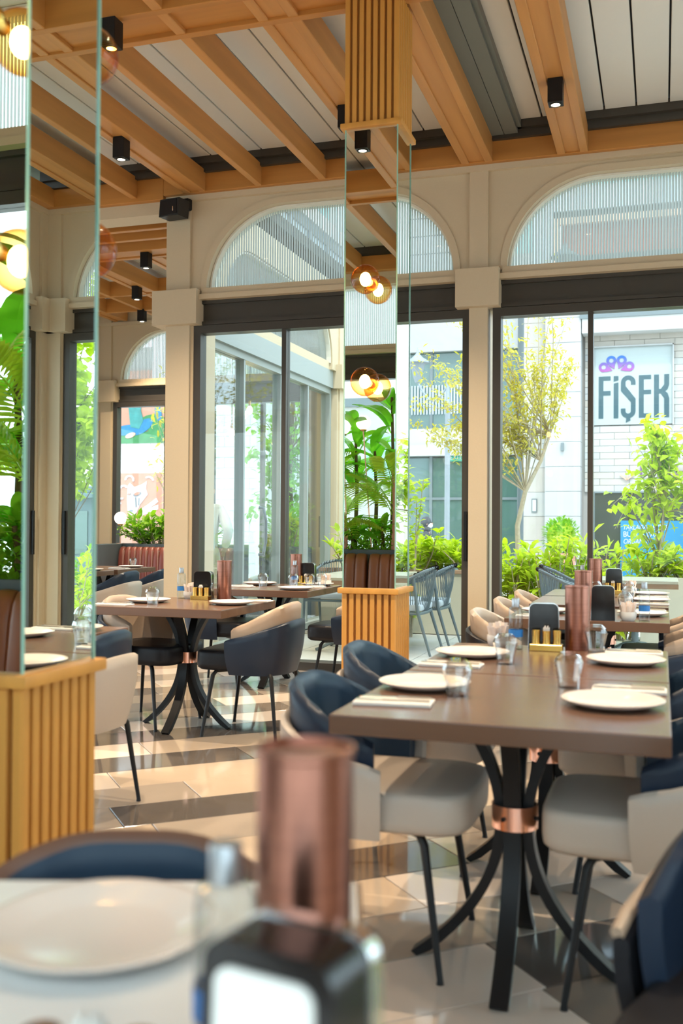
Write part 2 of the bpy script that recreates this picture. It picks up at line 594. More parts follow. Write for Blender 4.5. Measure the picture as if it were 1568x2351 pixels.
def arch_wall(name, fn, s0, s1, bays, pillars, thick=0.24, glass='glass', frame='bronze'):
    """fn(s, z, d) -> world point; d = 0 on the room face, growing outwards. bays: (arch a, arch b, open a, open b, mullions)"""
    wall = MB()
    x = s0
    edges = [s0]
    for k, (a, b, oa, ob_, mu) in enumerate(bays):
        nxt = (ob_ + bays[k + 1][2]) / 2 if k + 1 < len(bays) else s1
        poly = [(edges[-1], ZS - 0.08), (a, ZS - 0.08)] + arch_pts(a, b, 0.72) + [(b, ZS - 0.08), (nxt, ZS - 0.08), (nxt, ZT + 0.2), (edges[-1], ZT + 0.2)]
        wall.prism(poly, fn, 0.03, thick)
        edges.append(nxt)
    for c, w in pillars:
        wall.prism([(c - w / 2, 0), (c + w / 2, 0), (c + w / 2, ZT + 0.2), (c - w / 2, ZT + 0.2)], fn, 0.0, thick + 0.02)
    # solid stretches outside the bays
    for a, b in ([(s0, bays[0][2])] if bays[0][2] - s0 > 0.05 else []) + ([(bays[-1][3], s1)] if s1 - bays[-1][3] > 0.05 else []):
        wall.prism([(a, 0), (b, 0), (b, ZS), (a, ZS)], fn, 0.03, thick)
    w_o = wall.build(name, MT['plaster'])
    tag(w_o, kind='structure')
    for c, w in pillars:
        h = w / 2 + 0.10
        cap = MB().prism([(c - h, ZS - 0.30), (c + h, ZS - 0.30), (c + h, ZS + 0.005), (c - h, ZS + 0.005)], fn, -0.075, thick + 0.08)
        cap.build('capital', MT['plaster'], w_o)
    for a, b, oa, ob_, mu in bays:
        # moulded arch band, slightly proud, and the white inner reveal
        o_ = arch_pts(a - 0.05, b + 0.05, 0.77)
        i_ = [(x_, z_ - 0.005 * min(1, (z_ - ZS) / 0.3)) for x_, z_ in arch_pts(a + 0.005, b - 0.005, 0.715)]
        n = len(o_)
        band = MB()
        for i in range(n - 1):
            zs = 0.05
            q = [o_[i], o_[i + 1], i_[i + 1], i_[i]]
            q = [(p[0], p[1] + (zs * (p[1] - ZS) / (ZA - ZS) if k < 2 else 0)) for k, p in enumerate(q)]
            band.prism(q, fn, 0.018, 0.085)
        band.build('arch_band', MT['plaster'], w_o, True)
        rev = MB()
        k_ = arch_pts(a + 0.022, b - 0.022, 0.70)
        for i in range(n - 1):
            rev.prism([i_[i], i_[i + 1], (k_[i + 1][0], k_[i + 1][1] - 0.022 * min(1, (k_[i + 1][1] - ZS) / 0.6)), (k_[i][0], k_[i][1] - 0.022 * min(1, (k_[i][1] - ZS) / 0.6))], fn, 0.088, thick - 0.02)
        rev.build('arch_reveal', MT['trimwhite'], w_o, True)
        sill = MB()
        sill.prism([(oa, ZS - 0.08), (ob_, ZS - 0.08), (ob_, ZS - 0.035), (oa, ZS - 0.035)], fn, -0.02, 0.2)
        sill.prism([(a - 0.03, ZS - 0.035), (b + 0.03, ZS - 0.035), (b + 0.03, ZS + 0.02), (a - 0.03, ZS + 0.02)], fn, 0.0, 0.2)
        sill.build('sill', MT['plaster'], w_o)
    moul = MB().prism([(s0, ZT - 0.03), (s1, ZT - 0.03), (s1, ZT + 0.02), (s0, ZT + 0.02)], fn, -0.012, 0.03)
    moul.build('cornice', MT['plaster'], w_o)
    for a, b, oa, ob_, mu in bays:
        WN[0] += 1
        win = thing(f'window_{WN[0]}', (0, 0, 0), kind='structure')
        hd = MB()
        hd.prism([(oa, 2.99), (ob_, 2.99), (ob_, ZS - 0.08), (oa, ZS - 0.08)], fn, 0.075, 0.2)
        hd.prism([(oa, 2.995), (ob_, 2.995), (ob_, 3.025), (oa, 3.025)], fn, 0.045, 0.075)
        hd.prism([(oa, ZS - 0.11), (ob_, ZS - 0.11), (ob_, ZS - 0.08), (oa, ZS - 0.08)], fn, 0.045, 0.075)
        hd.prism([(oa, 2.995), (oa + 0.05, 2.995), (oa + 0.05, ZS - 0.08), (oa, ZS - 0.08)], fn, 0.05, 0.075)
        hd.build('blind_box', MT[frame], win)
        fr = MB()
        fr.prism([(oa, 2.92), (ob_, 2.92), (ob_, 2.99), (oa, 2.99)], fn, 0.04, 0.16)
        fr.prism([(oa, 0.0), (ob_, 0.0), (ob_, 0.07), (oa, 0.07)], fn, 0.02, 0.2)
        fr.prism([(oa, 0.07), (oa + 0.065, 0.07), (oa + 0.065, 2.92), (oa, 2.92)], fn, 0.04, 0.16)
        fr.prism([(ob_ - 0.065, 0.07), (ob_, 0.07), (ob_, 2.92), (ob_ - 0.065, 2.92)], fn, 0.04, 0.16)
        fr.build('window_frame', MT[frame], win)
        for i, mm in enumerate(mu):
            MB().prism([(mm - 0.02, 0.07), (mm + 0.02, 0.07), (mm + 0.02, 2.92), (mm - 0.02, 2.92)], fn, 0.05, 0.15).build('mullion', MT[frame], win)
        xs = [oa + 0.065] + sum([[m_ - 0.02, m_ + 0.02] for m_ in mu], []) + [ob_ - 0.065]
        for i in range(0, len(xs), 2):
            MB().prism([(xs[i], 0.07), (xs[i + 1], 0.07), (xs[i + 1], 2.92), (xs[i], 2.92)], fn, 0.095, 0.105).build('pane', MT[glass], win)
        gp = [(p[0], p[1]) for p in arch_pts(a + 0.01, b - 0.01, 0.71)]
        MB().prism(gp, fn, 0.155, 0.165).build('arch_pane', MT['frit'], win)
        if mu:
            hx = ob_ - 0.032
            MB().prism([(hx - 0.012, 0.95), (hx + 0.012, 0.95), (hx + 0.012, 1.35), (hx - 0.012, 1.35)], fn, 0.015, 0.04).build('handle', MT['black'], win)
    return w_o


arch_wall('wall_back', lambda s, z, d: (s, 8.0 + d, z), -4.21, 2.75,
          [(-3.83, -1.61, -3.95, -1.48, [-3.10, -2.33]), (-1.19, 2.45, -1.30, 2.55, [-0.534, 0.22, 0.97, 1.72])],
          [(-4.09, 0.23), (-1.41, 0.15), (2.64, 0.16)])
arch_wall('wall_right', lambda s, z, d: (2.7 + d, s, z), -0.6, 8.0,  # unseen near stretch left solid to cut side light on the beams
          [(2.25, 5.0, 2.13, 5.12, [2.9, 3.65, 4.4]), (5.5, 7.80, 5.38, 7.88, [6.2, 7.05])],
          [(5.25, 0.16), (7.96, 0.10)])
arch_wall('wall_front', lambda s, z, d: (s, -0.6 - d, z), -9.0, 2.75,
          [(-8.6, -6.0, -8.72, -5.88, [-7.8, -6.8]), (-5.5, -1.75, -5.62, -1.63, [-4.6, -3.6, -2.6]), (-1.2, 2.4, -1.32, 2.5, [-0.5, 0.5, 1.5])],
          [(-5.75, 0.16), (-1.47, 0.16)])
arch_wall('wall_wing', lambda s, z, d: (-4.22 + d, s, z), 8.24, 12.95,
          [(8.75, 12.05, 8.55, 12.25, [9.46, 10.5, 11.4])], [(12.40, 0.2)], glass='glasswing', frame='wingframe')
arch_wall('wall_far', lambda s, z, d: (s, 12.75 + d, z), -9.0, -4.0,
          [(-7.44, -4.7, -7.56, -4.55, [-6.72, -6.0, -5.25])], [(-7.66, 0.17)])
arch_wall('wall_left', lambda s, z, d: (-9.0 - d, s, z), -0.6, 13.0,
          [(-0.2, 2.6, -0.3, 2.7, [0.7, 1.7]), (3.2, 6.2, 3.1, 6.3, [4.1, 5.2]), (6.9, 10.4, 6.8, 10.5, [7.7, 8.6, 9.5])],
          [(2.9, 0.16), (6.55, 0.16)])
hdr = MB().box(-9.0, -4.21, 8.0, 8.24, 4.0, 4.32).build('trim_1', MT['plaster'])
tag(hdr, kind='structure')

# ================================================================ CEILING
ceil = thing('ceiling', (0, 0, 0), kind='structure')
pan = {}


def roof_panel(x, y0, y1, z=4.42):
    key = round(y1 - y0, 3)
    if key not in pan:
        pan[key] = MB().bbox(-0.111, 0.111, 0, key, 0, 0.03, 0.003, 1).build('panel', MT['panel'], ceil, loc=(x, y0, z))
    else:
        piece(pan[key], (x, y0, z), ceil)


x = -0.307 + 0.235 * 12
while x > -8.95:
    if x < 2.6:
        roof_panel(x, -0.55, 7.86)
        if x < -4.3: roof_panel(x, 8.3, 12.7)
    x -= 0.235
MB().box(-9.2, 2.95, -0.85, 8.26, 4.47, 4.6).box(-9.2, -3.95, 8.26, 13.0, 4.47, 4.6).build('roof_deck', MT['darkgap'], ceil)
trk = MB().box(-9, 2.7, 7.86, 7.93, 4.36, 4.45).box(-9, 2.7, 7.90, 8.0, 4.30, 4.38).box(-9, 2.7, -0.6, -0.52, 4.3, 4.45)
trk.build('track', MT['bronze'], ceil)
gut = MB().box(-1.19, -1.085, -0.5, 7.9, 4.33, 4.42).box(-1.315, -1.195, -0.5, 7.9, 4.33, 4.42).box(-1.085, -1.055, -0.5, 7.9, 4.36, 4.42)
gut.build('gutter', MT['gutter'], ceil)
# perimeter wood beams
MB().bbox(-4.21, 2.7, 7.94, 8.03, 4.14, 4.31, 0.004, 1).build('wall_beam', MT['beamx'], ceil)
MB().bbox(-9, -4.21, 7.94, 8.06, 4.11, 4.31, 0.004, 1).build('wall_beam', MT['beamx'], ceil)
MB().bbox(-9, 2.7, -0.6, -0.5, 4.14, 4.31, 0.004, 1).build('wall_beam', MT['beamx'], ceil)
MB().bbox(2.6, 2.7, -0.5, 7.94, 4.14, 4.31, 0.004, 1).build('wall_beam', MT['beam'], ceil)
BEAMS = [(-3.905, .21), (-3.30, .055), (-2.725, .065), (-2.105, .245), (-1.415, .25), (-0.667, .235),
         (-4.5, .06), (-5.1, .06), (-5.75, .23), (-6.35, .06), (-7.0, .06), (-7.65, .23), (-8.3, .06), (0.85, .235), (1.5, .06), (2.05, .235)]


def beam_mesh(w, l):
    m = MB()
    if w < 0.1:
        m.bbox(-w / 2, w / 2, 0, l, 0, 0.19, 0.004, 1)
    else:
        e = 0.062
        m.bbox(-w / 2, -w / 2 + e, 0, l, 0, 0.19, 0.004, 1)
        m.bbox(w / 2 - e, w / 2, 0, l, 0, 0.19, 0.004, 1)
        m.box(-w / 2 + e, w / 2 - e, 0.001, l - 0.001, 0.014, 0.18)
    return m


for bx, w in BEAMS:
    beam_mesh(w, 8.44).build('ceiling_beam', MT['beam'], ceil, loc=(bx, -0.5, 4.14))
for yy in (5.365, 5.07, 2.1, 1.8):
    for i, (bx, w) in enumerate(sorted(BEAMS)):
        pass
    MB().bbox(-9, 2.62, yy - 0.026, yy + 0.026, 4.136, 4.328, 0.003, 1).build('cross_beam', MT['beamx'], ceil)
    if yy in (5.365, 2.1):
        MB().box(-9, 2.62, yy - 0.27, yy - 0.026, 4.165, 4.18).build('coffer_board', MT['beamx'], ceil)
# wing beams: three across, then three along
for yy in (8.52, 8.82, 9.12):
    MB().bbox(-9, -4.25, yy - .03, yy + .03, 4.14, 4.33, 0.004, 1).build('ceiling_beam', MT['beamx'], ceil)
MB().bbox(-9, -4.25, 9.46, 9.52, 4.14, 4.33, 0.004, 1).bbox(-9, -4.25, 9.72, 9.78, 4.14, 4.33, 0.004, 1).box(-9, -4.25, 9.52, 9.72, 4.155, 4.3).build('ceiling_beam', MT['beamx'], ceil)
for bx, w in ((-4.6, .06), (-5.3, .22), (-6.15, .22), (-6.75, .06), (-7.4, .22), (-8.2, .06)):
    beam_mesh(w, 2.95).build('ceiling_beam', MT['beam'], ceil, loc=(bx, 9.76, 4.14))
for yy in (11.3, 12.15):
    MB().bbox(-9, -4.25, yy - .03, yy + .03, 4.137, 4.33, 0.004, 1).build('cross_beam', MT['beamx'], ceil)

# ================================================================ DOWNLIGHTS
dl = thing('ceiling_spotlight', (0, 0, 0), 0, 'x', 'lamp', 'black box downlights under the oak beams')
MB().bbox(-.048, .048, -.048, .048, -.16, 0, .003, 1).build('housing', MT['black'], dl)
MB().lathe([(.038, -.1605), (.038, -.166), (.030, -.166), (.030, -.1605)], 20, close=True).build('bezel', MT['speaker'], dl, True)
MB().lathe([(.0001, -.1625), (.029, -.1625), (.029, -.1605), (.0001, -.1605)], 18).build('lens', MT['lens'], dl)
SPOTS = [(-0.667, 6.64, 'black box downlight beneath the wide beam near the top, above the shop sign side', 1),
         (-2.105, 6.64, 'black box downlight half hidden by the slatted column top', 1),
         (-3.905, 6.69, 'black box downlight on the beam just right of the near mirror column', 1),
         (-3.03, 5.07, 'black box downlight at the top edge beside the near mirror column', 1),
         (-5.3, 9.62, 'black box downlight in the alcove, closest of its three', .6),
         (-6.15, 10.94, 'black box downlight in the alcove, middle of its three', .6),
         (-6.75, 12.15, 'black box downlight in the alcove, lowest and farthest of its three', .6),
         (-3.905, 3.4, 'added black box downlight out of view over the left table row', .4), (-2.105, 3.4, 'black box downlight between the two mirror columns', .6),  # first is out of view, added for light; second shows in the mirror
         (-0.667, 3.4, 'added black box downlight above the near table, out of view', .3), (0.85, 6.64, 'added black box downlight over the chairs at the right, out of view', 1),  # both out of view, added to brighten the room
         (0.85, 3.4, 'added black box downlight right of the near table, above the frame', .2)]  # unseen, added for extra light
for i, (sx, sy, lab, k) in enumerate(SPOTS):
    o = put(dl, i > 0, (sx, sy, 4.155 if i != 3 else 4.137), 0, lab)
    l = bpy.data.lights.new('spot_lamp', 'SPOT')
    l.energy = 150 * k
    l.color = (1.0, 0.79, 0.55)
    l.spot_size = radians(105)
    l.spot_blend = 0.9
    l.shadow_soft_size = 0.03
    lo = bpy.data.objects.new('spot_lamp', l)
    COL.objects.link(lo)
    lo.parent = o
    lo.location = (0, 0, -0.175)

# ================================================================ MIRRORED COLUMNS
COLS = []


def mirror_column(x0, y0, label):
    s = 0.30
    c = thing('mirrored_column', (x0 + s / 2, y0 + s / 2, 0), 0, label, 'column', 'oak and mirror columns')
    h = s / 2
    MB().box(-h + .014, h - .014, -h + .014, h - .014, 0.0, .865).build('base_core', MT['slatback'], c)
    MB().bbox(-h - .022, h + .022, -h - .022, h + .022, .862, .892, .005, 2).build('base_cap', MT['slat'], c, True)
    MB().box(-h + .004, h - .004, -h + .004, h - .004, .892, 3.40).build('mirror_shaft', MT['mirror'], c)
    ed = MB()
    for sx in (-1, 1):
        for sy in (-1, 1):
            ed.box(sx * h - .006 if sx > 0 else -h, h if sx > 0 else -h + .006, sy * h - .006 if sy > 0 else -h, h if sy > 0 else -h + .006, .892, 3.40)
    ed.build('glass_edge', MT['mirroredge'], c)
    MB().bbox(-h - .022, h + .022, -h - .022, h + .022, 3.40, 3.43, .005, 2).build('upper_collar', MT['slat'], c, True)
    MB().box(-h + .014, h - .014, -h + .014, h - .014, 3.43, 4.14).build('upper_core', MT['slatback'], c)
    lo, hi = None, None
    for side in range(4):
        for k in range(8):
            t = -h + .013 + k * (s - .026) / 7
            a = side * pi / 2
            px, py = t * cos(a) + (h - .008) * sin(a), t * sin(a) - (h - .008) * cos(a)
            if lo is None:
                lo = MB().bbox(-.0125, .0125, -.011, .011, 0, .862, .003, 1).build('slat', MT['slat'], c, loc=(px, py, 0))
                hi = MB().bbox(-.0125, .0125, -.011, .011, 0, .706, .003, 1).build('slat', MT['slat'], c, loc=(px, py, 3.43))
            else:
                piece(lo, (px, py, 0), c, a, name='slat')
                piece(hi, (px, py, 3.43), c, a, name='slat')
    return c


mirror_column(-1.66, 1.925, 'nearest mirrored column with a slatted oak base, cut by the frame edge')
mirror_column(-1.66, 5.22, 'mirrored column with slatted oak base and top standing mid-room')

# amber globe sconces on the mirrors
sc = thing('globe_sconce', (0, 0, 0), 0, 'x', 'lamp', 'amber globe sconces on the mirrors')
MB().ball((0, -.125, 0), .078, 24, 16).build('globe', MT['amber'], sc, True, 180)
MB().ball((0, -.125, 0.0), .030, 14, 10, (1, 1, 1.25)).build('bulb', MT['bulb'], sc, True, 180)
MB().tube([(0, 0, 0), (0, -.052, 0)], .020, 14).tube([(0, 0, 0), (0, -.008, 0)], .034, 18).build('socket', MT['brass'], sc, True)
SC = [(-1.503, 5.224, 2.54, 0, 'upper amber globe sconce on the mid-room mirrored column'),
      (-1.503, 5.224, 1.995, 0, 'lower amber globe sconce on the mid-room mirrored column'),
      (-1.47, 1.929, 2.39, 0, 'upper amber globe sconce on the nearest mirrored column front'),
      (-1.47, 1.929, 1.86, 0, 'lower amber globe sconce on the nearest mirrored column front'),
      (-1.47, 2.221, 2.49, pi, 'sliver of amber globe behind the nearest column, upper'),
      (-1.47, 2.221, 1.965, pi, 'sliver of amber globe behind the nearest column, lower')]
for i, (a, b, c_, rz, lab) in enumerate(SC):
    o = put(sc, i > 0, (a, b, c_), rz, lab)

# wall loudspeaker
sp = thing('wall_speaker', (-4.04, 7.965, 3.99), radians(-14), 'black box loudspeaker high on the cream pillar by the beam', 'speaker')
MB().prism([(-.115, -.075), (.10, -.085), (.115, .065), (-.10, .075)], lambda a, b, d: (a, -d, b), .03, .17).build('cabinet', MT['speaker'], sp)
MB().bbox(-.10, .09, -.175, -.169, -.07, .06, .002, 1).build('grille', MT['black'], sp)
MB().box(.045, .055, -.179, -.174, -.045, -.005).build('badge', MT['chrome'], sp)
MB().bbox(-.06, .10, -.04, 0.03, .0, .10, .01, 1).build('bracket', MT['black'], sp)

# ================================================================ CHAIRS
def sgn(x): return -1 if x < 0 else 1


def shell(a, b, span, z0, ztop, thick, flare, lean=0.0, nseg=30, nz=7, pleat=0.0):
    """curved upholstered shell open to +x; ztop(t) with t = 0 at the rear, 1 at the arm ends"""
    m = MB()
    rows = []
    for i in range(nseg + 1):
        q = -span + 2 * span * i / nseg
        t = abs(q) / span
        zt = ztop(t)
        ring = []
        def P(k, inner):
            f = k / nz
            z = z0 + (zt - z0) * f
            sc = flare + (1 - flare) * (1 - (1 - f) ** 2.2)
            aa = a * sc - (thick if inner else 0)
            bb = b * sc - (thick if inner else 0)
            if pleat and inner:
                aa += pleat * abs(sin(q * 6)); bb += pleat * abs(sin(q * 6))
            ex = 0.78
            x = -aa * sgn(cos(q)) * abs(cos(q)) ** ex - lean * f * max(0, cos(q))
            y = bb * sgn(sin(q)) * abs(sin(q)) ** ex
            return (x, y, z)
        out = [P(k, False) for k in range(nz + 1)]
        inn = [P(k, True) for k in range(nz, -1, -1)]
        mid = ((out[-1][0] + inn[0][0]) / 2, (out[-1][1] + inn[0][1]) / 2, out[-1][2] + thick * .32)
        rows.append(out + [mid] + inn)
    n = len(rows[0])
    vs = sum(rows, [])
    fs = []
    for i in range(nseg):
        for k in range(n):
            k2 = (k + 1) % n
            fs.append((i * n + k, i * n + k2, (i + 1) * n + k2, (i + 1) * n + k))
    fs.append(tuple(range(n)))
    fs.append(tuple(nseg * n + k for k in range(n - 1, -1, -1)))
    return m.add(vs, fs)


def chair_proto(outer, inner, seat, rim, top=False):
    t = thing('tub_chair', (0, 0, -10), 0, 'x', 'chair')
    shell(.285, .285, radians(101), .365, lambda t: .672 - .115 * t ** 1.8, .026, .84).build('outer_shell', outer, t, True, 60)
    bk = shell(.252, .252, radians(97), .46, lambda t: .768 - .15 * t ** 2.0, .042, .93, .012, pleat=.006)
    o = bk.build('backrest', [inner, rim], t, True, 60)
    # outward face of the inner back takes the darker hide
    if rim:
        for p in o.data.polygons:
            c = p.center
            if p.normal.dot(Vector((c.x, c.y, 0)).normalized()) > 0.35 and p.normal.z < .8 or (top and p.normal.z > .25): p.material_index = 1
    st = MB()
    pts = []
    for i in range(40):
        q = 2 * pi * i / 40
        pts.append((.05 + .255 * sgn(cos(q)) * abs(cos(q)) ** .36, .232 * sgn(sin(q)) * abs(sin(q)) ** .36))
    prof = [(.93, .385), (.99, .398), (1.0, .42), (1.0, .462), (.992, .482), (.97, .493), (.92, .498), (.6, .501), (.0001, .502)]
    vs, fs = [], []
    for r, z in prof:
        vs += [(.05 + (x - .05) * r, y * r, z) for x, y in pts]
    for i in range(len(prof) - 1):
        for k in range(40):
            k2 = (k + 1) % 40
            fs.append((i * 40 + k, i * 40 + k2, (i + 1) * 40 + k2, (i + 1) * 40 + k))
    fs.append(tuple(range(39, -1, -1)))
    st.add(vs, fs).build('seat', seat, t, True, 60)
    for sx, sy in ((1, 1), (1, -1), (-1, 1), (-1, -1)):
        fx = .235 if sx > 0 else -.225
        MB().tube([(sx * .10, sy * .13, .382), (sx * .165, sy * .185, .38), (sx * .182, sy * .20, .355), (fx, sy * .235, .012), (fx, sy * .235, 0)],
                  [.012, .013, .013, .009, .011], 8).build('leg', MT['black'], t, True)
    return t


CH_A = chair_proto(MT['beige'], MT['blue'], MT['beige'], MT['navy'])      # beige outside, navy inside
CH_B = chair_proto(MT['navy'], MT['tan'], MT['blackleather'], None)  # navy outside, tan inside
CH_T = chair_proto(MT['blackleather'], MT['beige'], MT['blackleather'], MT['tan'])
CH_E = chair_proto(MT['beige'], MT['blue'], MT['beige'], mat('brown_leather', (0.15, 0.075, 0.05), 0.4), True)
CH_D = chair_proto(MT['blackleather'], MT['navy'], MT['blackleather'], MT['brownrim'])
pp = []
for i in range(25):
    q = -radians(101) + 2 * radians(101) * i / 24
    t_ = abs(q) / radians(101)
    pp.append((-.277 * sgn(cos(q)) * abs(cos(q)) ** .78, .277 * sgn(sin(q)) * abs(sin(q)) ** .78, .684 - .115 * t_ ** 1.8))
MB().tube(pp, .012, 8).build('piping', MT['tan'], CH_D, True)
used = {}


def chair(kind, x, y, rz, label, grp=None):
    p = {'A': CH_A, 'B': CH_B, 'T': CH_T, 'D': CH_D, 'E': CH_E}[kind]
    o = put(p, used.get(kind), (x, y, 0), radians(rz), label, grp)
    used[kind] = True
    return o


chair('B', -2.31, 5.56, 180, 'navy tub chair with tan inner back, turned away beside the walnut table')
chair('B', -3.06, 5.62, -8, 'dark-seated tub chair with tan inner back, left of the copper collar pedestal')
chair('A', -2.44, 3.76, 180, 'beige-backed tub chair beside the near column base, one black leg showing')
chair('B', -2.20, 7.18, 180, 'navy tub chair half behind the mid-room slatted column base')
chair('B', -3.25, 7.15, 0, 'black-seated tub chair by the window wall, beyond the walnut table pedestal')
chair('A', -0.80, 2.90, 0, 'beige tub chair with navy inside at the near table corner')
chair('A', -0.90, 3.74, 0, 'beige tub chair with navy inside, in front of the slatted column base')
chair('A', 0.0, 2.86, 180, 'beige tub chair with its pale seat tucked under the near table right side')
chair('A', -0.04, 3.70, 180, 'beige tub chair whose seat shows behind the near pedestal, under the second table')
chair('T', -0.74, 5.52, 0, 'black tub chair with beige inner back standing before the cream pillar')
chair('B', -0.76, 6.45, 0, 'taupe inner back of tub chair just behind the water bottle')
chair('B', -0.74, 7.25, 0, 'taupe tub chair back nearest the hedge window')
chair('B', 0.06, 5.62, 180, 'dark navy chair seat under the third right-hand table, nearer one')
chair('B', 0.06, 6.45, 180, 'dark navy chair seat under the third right-hand table, farther one')
chair('A', -5.14, 8.68, 180, 'pale tub chair with navy inside in the alcove, nearer of its pair')
chair('A', -5.16, 9.48, 180, 'pale tub chair with navy inside beside the pillar in the alcove, farther of its pair')
chair('A', -5.6, 7.85, 180, 'beige chair back edge between the mirror column and the alcove chairs')
chair('E', -0.66, 1.09, -72.3, 'blurred chair rim behind the foreground plate')
chair('D', 0.215, 1.68, -110, 'blurred dark chair rim at the right frame edge')

# ================================================================ DINING TABLES
tb = thing('dining_table', (0, 0, 0), 0, 'x', 'table', 'square walnut pedestal tables')
MB().bbox(-.415, .415, -.415, .415, .70, .75, .004, 2).build('tabletop', MT['table'], tb)
MB().box(-.17, .17, -.17, .17, .69, .70).build('mounting_plate', MT['black'], tb)


def flare_leg():
    m = MB()
    vs, fs = [], []
    n = 22
    for i in range(n + 1):
        z = .692 * (1 - i / n)
        if z > .42: r = .038 + .105 * ((z - .42) / .272) ** 1.9
        else: r = .038 + .245 * ((.42 - z) / .42) ** 2.25
        dz = 1e-3
        w, th = .024, .014
        # slope for the normal direction of the bar
        if z > .42: dr = .105 * 1.9 / .272 * (((z - .42) / .272) ** .9)
        else: dr = -.245 * 2.25 / .42 * (((.42 - z) / .42) ** 1.25)
        nl = math.hypot(1, dr)
        nx, nz = 1 / nl, -dr / nl
        for sx, sy in ((1, 1), (1, -1), (-1, -1), (-1, 1)):
            vs.append((r + sx * nx * th, sy * w, max(0, z + sx * nz * th * (0 if i == 0 else 1))))
    for i in range(n):
        for k in range(4):
            k2 = (k + 1) % 4
            fs.append((i * 4 + k, i * 4 + k2, (i + 1) * 4 + k2, (i + 1) * 4 + k))
    fs += [(0, 1, 2, 3), (n * 4 + 3, n * 4 + 2, n * 4 + 1, n * 4)]
    return m.add(vs, fs)


fl = flare_leg().build('leg', MT['black'], tb, True, 35)
for k in (1, 2, 3):
    piece(fl, (0, 0, 0), tb, k * pi / 2, name='leg')
col = MB().lathe([(.064, .39), (.064, .455), (.060, .455), (.060, .39)], 32, close=True).build('collar', MT['copperpol'], tb, True)
bolt = MB()
for k in range(4):
    a = k * pi / 2 - .35
    bolt.tube([(.062 * cos(a), .062 * sin(a), .4225), (.069 * cos(a), .069 * sin(a), .4225)], .0065, 10)
bolt.build('bolts', MT['black'], tb, True)
TABLES = [('TF', -.655, .785, 'blurred foreground table with plate and copper canister'),
          ('T1', -.392, 2.845, 'near walnut table with its curved black pedestal in full view'),
          ('T2', -.392, 3.69, 'walnut table joined behind the near table, holding the big copper canister'),
          ('T3', -.375, 5.71, 'third walnut table on the right, holding the large black dispenser'),
          ('T4', -.375, 6.75, 'fourth walnut table on the right, near the hedge window'),
          ('T5', -.375, 7.50, 'last walnut table on the right, against the hedge window'),
          ('TL1', -2.77, 5.585, 'walnut table between navy chairs, copper collar visible below'),
          ('TL2', -2.87, 7.30, 'walnut table by the glass wall behind the navy chair'),
          ('TLL', -2.785, 3.75, 'walnut table corner peeking from behind the nearest mirrored column'),
          ('W1', -5.86, 8.85, 'walnut table in the alcove behind the pale chairs'),
          ('W2', -5.86, 9.75, 'walnut table in the alcove in front of the maroon banquette')]
TP = {}
for i, (k, x, y, lab) in enumerate(TABLES):
    put(tb, i > 0, (x, y, 0), radians(17.7) if k == 'TF' else 0, lab)
    TP[k] = (x, y)
ZTT = 0.75
front = [o for o in COL.objects if o.get('label', '').startswith('blurred foreground table')][0]
MT['pale'] = mat('pale_grey_top', (0.76, 0.76, 0.75), 0.28, noise=0.04, scale=5)
surf = MB().bbox(-.408, .408, -.408, .408, .7485, .7505, .0008, 1).build('surface', MT['pale'], front)  # thin pale grey slab covering the walnut tabletop
surf['label'] = 'pale grey top surface'

# ================================================================ TABLEWARE
pl = MB().lathe([(.0001, .006), (.085, .006), (.092, .008), (.125, .019), (.134, .0225), (.1365, .021), (.134, .017), (.10, .004), (.08, 0), (.0001, 0)], 44).build('dinner_plate', MT['plate'], smooth=True, ang=60)
tag(pl, 'x', 'plate', 'cream dinner plates laid on the tables')
gm = MB().lathe([(.031, 0), (.033, .03), (.040, .060), (.0435, .076), (.037, .092), (.023, .106), (.0001, .106), (.0001, .099), (.020, .099), (.034, .088), (.0405, .076), (.0375, .060), (.0305, .03), (.0285, 0)], 12, close=False)
gl = gm.build('tumbler', MT['glassware'], smooth=True, ang=20)
tag(gl, 'x', 'glass', 'upturned tumblers on the tables')
nk = MB().bbox(-.055, .055, -.105, .105, 0, .006, .002, 1).bbox(-.055, .01, -.105, .105, .006, .010, .002, 1).build('folded_napkin', MT['napkin'])
tag(nk, 'x', 'napkin', 'folded napkins under cutlery')
kf = MB().bbox(-.0045, .0045, -.10, -.005, 0, .006, .002, 1).prism([(-.004, -.005), (.006, 0), (.010, .05), (.008, .085), (0, .10), (-.004, .09)], lambda a, b, d: (a, b, d), .0015, .004).build('table_knife', MT['steel'])
tag(kf, 'x', 'knife', 'table knives on napkins')
fk = MB().bbox(-.0035, .0035, -.10, .03, 0, .004, .0015, 1).prism([(-.003, .03), (.003, .03), (.011, .052), (.011, .062), (-.011, .062), (-.011, .052)], lambda a, b, d: (a, b, d), .001, .0035)
for k in range(4): fk.box(-.0105 + k * .006, -.0075 + k * .006, .06, .10, .0012, .0032)
fk = fk.build('table_fork', MT['steel'])
tag(fk, 'x', 'fork', 'table forks on napkins')
US = {}


def lay(ob, x, y, z, rz, lab):
    u = US.get(ob.name)
    o = ob if not u else ob.copy()
    if u: COL.objects.link(o)
    US[ob.name] = True
    o.location = (x, y, z)
    o.rotation_euler = (0, 0, rz)
    o['label'] = lab
    return o


def setting(px, py, gx, gy, nx, ny, where, rz=0.0):
    lay(pl, px, py, ZTT, 0, f'cream plate {where}')
    if gx is not None: lay(gl, gx, gy, ZTT, R.random(), f'upturned tumbler {where}')
    if nx is not None:
        lay(nk, nx, ny, ZTT, rz, f'folded white napkin {where}')
        c_, s_ = cos(rz), sin(rz)
        lay(kf, nx + .022 * c_, ny + .022 * s_, ZTT + .0095, rz, f'table knife on the napkin {where}')
        lay(fk, nx - .022 * c_, ny - .022 * s_, ZTT + .0105, rz, f'table fork on the napkin {where}')


